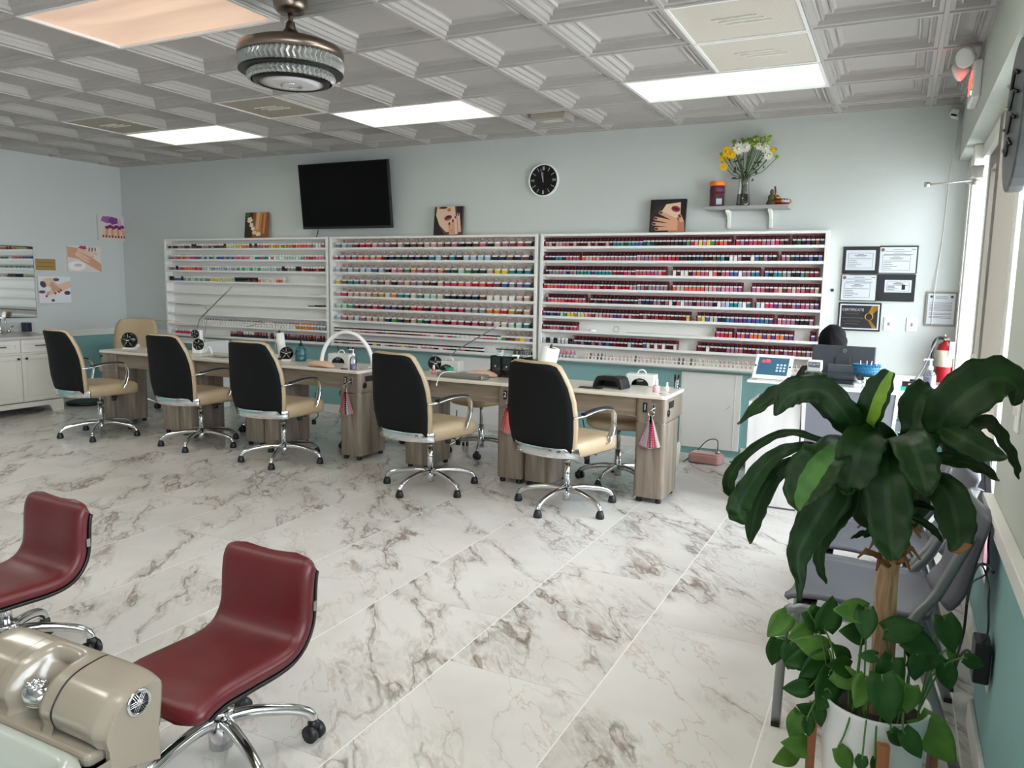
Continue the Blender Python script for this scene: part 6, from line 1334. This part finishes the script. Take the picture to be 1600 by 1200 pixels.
# ------------------------------------------------------------------ waiting chairs by the window wall
M_SHELL = mat('slate_shell', '#5a5c65', .38); M_TUBE = mat('silver_grey_tube', '#8d9092', .35, .7)
def waiting_chair(label):
    t = thing('waiting_chair', label, 'chair', group='grey waiting chairs by the window wall')
    n = 13
    def surf(pts, hw, th, name, m, cur=.02, par=t, front=False):
        rings = []; N = len(pts)
        for i, p in enumerate(pts):
            a = pts[min(i+1,N-1)]; b = pts[max(i-1,0)]; d = (a-b).normalized(); nn = Vector((0,-d.z,d.y)); 
            f = i/(N-1); w_ = hw*(1-.35*max(0,(abs(f-.5)-.38)/.12)**2); rg = []
            for k in range(n):
                u = -1+2*k/(n-1); rg.append((w_*u, p.y+nn.y*cur*u*u, p.z+nn.z*cur*u*u))
            for k in range(n):
                u = 1-2*k/(n-1); rg.append((w_*u, p.y+nn.y*(cur*u*u-th), p.z+nn.z*(cur*u*u-th)))
            rings.append(rg)
        return MB().loft(rings).build(name, m, par)
    surf(spline([(0,.215,.412),(0,.19,.430),(0,.10,.438),(0,-.05,.432),(0,-.17,.436),(0,-.20,.45)][::-1],4), .205, .012, 'seat', M_SHELL)
    surf(spline([(0,-.19,.50),(0,-.225,.55),(0,-.245,.65),(0,-.27,.76),(0,-.285,.80)],4), .20, .012, 'backrest', M_SHELL, cur=.05)
    for s in (-1,1):
        P = spline([(s*.215,.225,.0),(s*.215,.215,.36),(s*.213,.19,.405),(s*.21,.13,.412),(s*.21,-.10,.405),(s*.21,-.17,.42)],5)
        MB().tube(P, .015, 10, flat=.65).build('leg', M_TUBE, t)
        P = spline([(s*.225,-.29,.0),(s*.218,-.20,.25),(s*.212,-.14,.415),(s*.205,-.20,.53),(s*.20,-.275,.72)],5)
        MB().tube(P, .016, 10, flat=.6).build('leg', M_TUBE, t)
        MB().box(s*.215-.014,s*.215+.014,.212,.238,0,.012).box(s*.225-.014,s*.225+.014,-.303,-.277,0,.012).build('foot_cap', M_BLACK, t)
    MB().tube([(-.21,.16,.408),(.21,.16,.408)], .011, 8).tube([(-.21,-.12,.405),(.21,-.12,.405)], .011, 8).build('cross_bar', M_TUBE, t)
    MB().box(-.17,.17,.13,.19,.408,.424).build('rubber_strip', M_BLACK, t)
    return t
_w = waiting_chair('grey plastic waiting chair with tube legs, right behind the potted plant'); _w.location = (4.13,-.46,0); _w.rotation_euler = (0,0,R(90))
dup(_w, (4.14,.08,0), R(90), 'grey plastic waiting chair in the middle, between the plant and reception')
dup(_w, (4.15,.62,0), R(88), 'grey plastic waiting chair nearest the reception desk')

# ------------------------------------------------------------------ big potted plant
def green(name, c, c2, rough=.48):
    m = mat(name, c, rough); nt = m.node_tree; b = nt.nodes['Principled BSDF']; tc = nt.nodes.new('ShaderNodeTexCoord'); n = nt.nodes.new('ShaderNodeTexNoise')
    b.inputs['Specular IOR Level'].default_value = .28; n.inputs['Scale'].default_value = 22; n.inputs['Detail'].default_value = 4; nt.links.new(tc.outputs['Object'], n.inputs[0])
    r = ramp(nt, n.outputs['Fac'], [(.35,c),(.7,c2)]); nt.links.new(r.outputs[0], b.inputs['Base Color']); return m
G1 = green('dracaena_green','#0c2a07','#153a0d'); G2 = green('dracaena_midrib','#1b3617','#27481f'); G2V = green('dracaena_light_band','#35602a','#45752e'); G3 = green('dracaena_variegated','#6f962f','#84a83a'); GBR = green('dry_leaf','#6b4a2c','#8a6238')
P1 = green('pothos_green','#1f4517','#2b5720'); P2 = green('pothos_light','#44702a','#5d8537')
pt = thing('potted_dracaena', 'tall plant with long drooping dark leaves and a trailing vine, white pot on wooden legs', 'potted plant', (4.185,-1.08,0))
C0 = Vector((4.185,-1.08,0))
MB().lathe([(.095,.055),(.105,.065),(.118,.20),(.128,.365),(.131,.375),(.124,.375),(.116,.33)], (0,0,0), 40, cap=False).lathe([(.001,.056),(.096,.056)], (0,0,0), 40, cap=False).build('pot', mat('white_pot','#dfe1e2',.45), pt)
MB().lathe([(.001,.338),(.06,.342),(.118,.335)], (0,0,0), 24).build('soil', mat('dark_soil','#1f1812',.95), pt)
st = MB().box(-.115,.115,-.012,.012,.035,.055).box(-.012,.012,-.115,.115,.035,.055).build('stand', M_OAK, pt)
for a in (20, 110, 200, 290):
    ca, sa = math.cos(R(a-10)), math.sin(R(a-10)); MB().obox((.145*ca,.145*sa,.165), (.020,.028,.33), (0,0,R(a-10))).build('stand_leg', M_OAK, st)
tk = MB().tube(spline([(.004,.0,.32),(.010,.0,.50),(.004,0,.68),(.012,.0,.86),(.02,-.01,.97)],6), [.029-.0002*i for i in range(25)], 16)
bark = wood('pale_bark',(60,60,9),['#6a4a35','#a58462','#c7ab86'],.8); tk.build('trunk', bark, pt)
def ribbon(b, pts, seedv):
    P = [Vector(p[:3])-C0 for p in pts]; W = [p[3] for p in pts]
    q = spline(P, 6); n = len(q); view = (Vector((4.163,-3.18,1.42))-C0-Vector((0,0,.9))).normalized(); rr = random.Random(seedv)
    bend = rr.uniform(-.35,.35)
    rows = []
    for i, p in enumerate(q):
        f = i/(n-1)*(len(W)-1); k = min(int(f), len(W)-2); u = f-k; u2 = u; w_ = (W[k]*(1-u2)+W[k+1]*u2)*.90
        d = (q[min(i+1,n-1)]-q[max(i-1,0)]).normalized(); nrm = (view+Vector((0,0,.35))+d.cross(view)*bend); s_ = d.cross(nrm)
        s_ = s_.normalized() if s_.length > 1e-4 else Vector((1,0,0)); up = s_.cross(d).normalized()
        if up.dot(view) < 0: up = -up
        w_ *= 1+.05*math.sin(i*1.7+seedv)
        rows.append([p+s_*(w_/2*t_)+up*(abs(t_)**1.5*w_*.13+.004*math.sin(i*1.3+t_*4+seedv)*abs(t_)) for t_ in (-1,-.72,-.40,-.13,.13,.40,.72,1)])
    return rows
BASE = {}
for i, pts in enumerate(DRAC):
    p0 = Vector(pts[0][:3]); 
    if i < 25: pts = [(4.195, -1.09, min(1.0, max(.90, p0.z-.05)), .022)]+list(pts)
    else: pts = [(4.19, -1.09, .82, .008)]+list(pts)
    rows = ribbon(None, pts, i); b = MB(); vs = [v for r_ in rows for v in r_]; n = len(rows)
    for j in range(n-1):
        for k in range(7):
            mi = 1 if k == 3 else 0
            if i in (7,) and k in (3,4,5): mi = 2
            if i == 6 and k in (2,3,4) and j > n*.25: mi = 4
            if i in (17,) and j > n*.75 and k < 2: mi = 3
            if j > n-3 and i in (0,5,9,16,21): mi = 3
            b.f.append([j*8+k, j*8+k+1, (j+1)*8+k+1, (j+1)*8+k]); b.m.append(mi); b.sm.append(True)
    b.v = [tuple(v) for v in vs]
    o = b.build('leaf', [G1,G2,G3,GBR,G2V], pt); s_ = o.modifiers.new('solid','SOLIDIFY'); s_.thickness = .0012
# brown stubs under the crown
b = MB(); rb = random.Random(8)
for k in range(16):
    a = rb.uniform(0,6.28); z = rb.uniform(.72,.93); b.tube([(.02*math.cos(a)+.01,.02*math.sin(a),z),(.055*math.cos(a),.055*math.sin(a),z+.02),(.075*math.cos(a),.075*math.sin(a),z-.01*rb.random())], [.010,.007,.002], 6)
b.build('leaf_scars', GBR, pt)
# trailing vine (pothos)
rp_ = random.Random(9); stems = MB(); fol = [MB(), MB()]
RV = Vector((math.cos(-.46), -math.sin(-.46), 0)); RV = Vector((.896,.4445,0)); UV_ = Vector((0,0,1)); FW = Vector((-.4445,.896,0))
for k, (x, y, z, L_, ang) in enumerate(POTHOS):
    c = Vector((x,y,z))-C0; L_ = L_*1.02; a = R(ang); tl = rp_.uniform(-.35,.35)
    d = (RV*math.cos(a)-UV_*math.sin(a)+FW*(-.30+tl)).normalized()
    nrm = (-FW+UV_*rp_.uniform(.2,.7)+RV*rp_.uniform(-.4,.4)).normalized(); s_ = d.cross(nrm).normalized(); up = s_.cross(d).normalized()
    if up.dot(-FW) < 0: up = -up
    W_ = L_*.36; rows = []
    for i in range(9):
        f = i/8; w_ = W_*(math.sin(PI*min(1,(f*.86+.14))**.8)**.85) if f < 1 else .001
        if i == 0: w_ = W_*.62
        lobes = -.10*L_ if i == 0 else 0
        row = []
        for t_ in (-1,-.5,0,.5,1):
            back = (lobes*abs(t_)) if i == 0 else 0
            row.append(c+d*((f-.5)*L_+back)+s_*(w_*t_)+up*(abs(t_)*w_*.28-.10*L_*f*f))
        rows.append(row)
    vs = [v for r_ in rows for v in r_]; fs = []
    for i in range(8):
        for q in range(4): fs.append((i*5+q, i*5+q+1, (i+1)*5+q+1, (i+1)*5+q))
    fol[1 if k % 4 == 0 or k in (0,24,26,27) else 0].add(vs, fs, 0, True)
    base = c-d*L_*.5; ax = Vector((max(-.10,min(.10,c.x*.7)), max(-.10,min(.10,c.y*.7)), .345))
    if z < .28: ax = Vector((c.x*.9, c.y*.9, .36)).normalized()*.0+Vector((.125*c.x/max(.05,math.hypot(c.x,c.y)), .125*c.y/max(.05,math.hypot(c.x,c.y)), .372))
    mid = (ax+base)/2+Vector((0,0,.05 if z > .28 else -.01)); stems.tube(spline([ax, mid, base, base+d*L_*.12], 4), .0024, 5)
stems.build('vine_stem', mat('vine_green','#4d7a34',.5), pt)
o = fol[0].build('vine_foliage', P1, pt); o['kind'] = 'stuff'; o.modifiers.new('solid','SOLIDIFY').thickness = .001
o = fol[1].build('vine_foliage', P2, pt); o['kind'] = 'stuff'; o.modifiers.new('solid','SOLIDIFY').thickness = .001

# ------------------------------------------------------------------ small things on the window wall
t = thing('wall_outlet', 'white wall outlet low on the wall behind the plant', 'outlet', (XR, -.66, .33))
MB().box(-.006,0,-.036,.036,-.058,.058).build('plate', M_WHITEP, t, bevel=.002); MB().box(-.0075,-.005,-.014,.014,-.035,-.01).box(-.0075,-.005,-.014,.014,.01,.035).build('socket', M_STEEL, t)
t = thing('power_adapter', 'black power adapter plugged into the low outlet, with its looping cable', 'adapter', (XR-.008, -.70, .35))
MB().box(-.042,0,-.045,.045,-.035,.085).build('brick', M_BLACK, t, bevel=.006); MB().box(-.035,-.005,.040,.075,-.05,-.015).build('plug', M_BLACK, t, bevel=.004)
W = lambda x,y,z: (x-XR+.008, y+.70, z-.35)
MB().tube(spline([W(4.45,-.63,.31),W(4.44,-.48,.30),W(4.43,-.34,.20),W(4.43,-.22,.06),W(4.44,-.12,.035),W(4.44,-.20,.16),W(4.44,-.32,.30),W(4.44,-.34,.44),W(4.44,-.50,.58),W(4.45,-.66,.64),W(4.45,-.78,.66)],5), .0045, 7).build('thick_cable', M_BLACK, t)
MB().tube(spline([W(4.45,-.72,.43),W(4.45,-.80,.50),W(4.45,-.75,.56),W(4.45,-.72,.60),W(4.44,-.60,.62),W(4.44,-.36,.50),W(4.44,-.34,.40),W(4.44,-.42,.50),W(4.45,-.66,.62),W(4.45,-.62,.70),W(4.49,-.33,.72)],5), .0028, 6).build('thin_cable', M_BLACK, t)
tag(MB().obox((0,0,0), (.022,.50,.36), (0,R(-7),0)).build('black_board', M_BLACK, loc=(4.525,.38,.628), bevel=.003), 'black board leaning on the low sill behind the waiting chairs', 'board')
tag(MB().obox((0,0,0), (.020,.42,.38), (0,R(-7),0)).build('white_board', M_WHITE, loc=(4.525,.90,.638), bevel=.003), 'white board leaning on the low sill beside the black board', 'board')
t = thing('wooden_frame', 'brown wooden frame leaning against the door frame post', 'frame', (4.50, 1.24, 0), 0)
for z in (.03,.88): MB().box(-.012,.012,-.09,.26,z-.02,z+.02).build('rail', M_OAK, t)
for y in (-.09,.24): MB().box(-.012,.012,y-.02,y+.02,.01,.90).build('post', M_OAK, t)
tag(MB().obox((0,0,0), (.016,.09,.20), (0,0,0)).build('pink_booklet', mat('pink_cover','#d7a0ab',.5), loc=(4.515,.02,.546)), 'pink booklet standing on the low sill in front of the black board', 'booklet')
t = thing('light_switch', 'white wall switch plate high on the window wall, next to the plant leaf', 'switch', (XR, -.72, 1.10))
MB().box(-.006,0,-.036,.036,-.058,.058).build('plate', M_WHITEP, t, bevel=.002); MB().box(-.014,-.005,-.006,.006,-.012,.012).build('toggle', M_WHITEP, t)
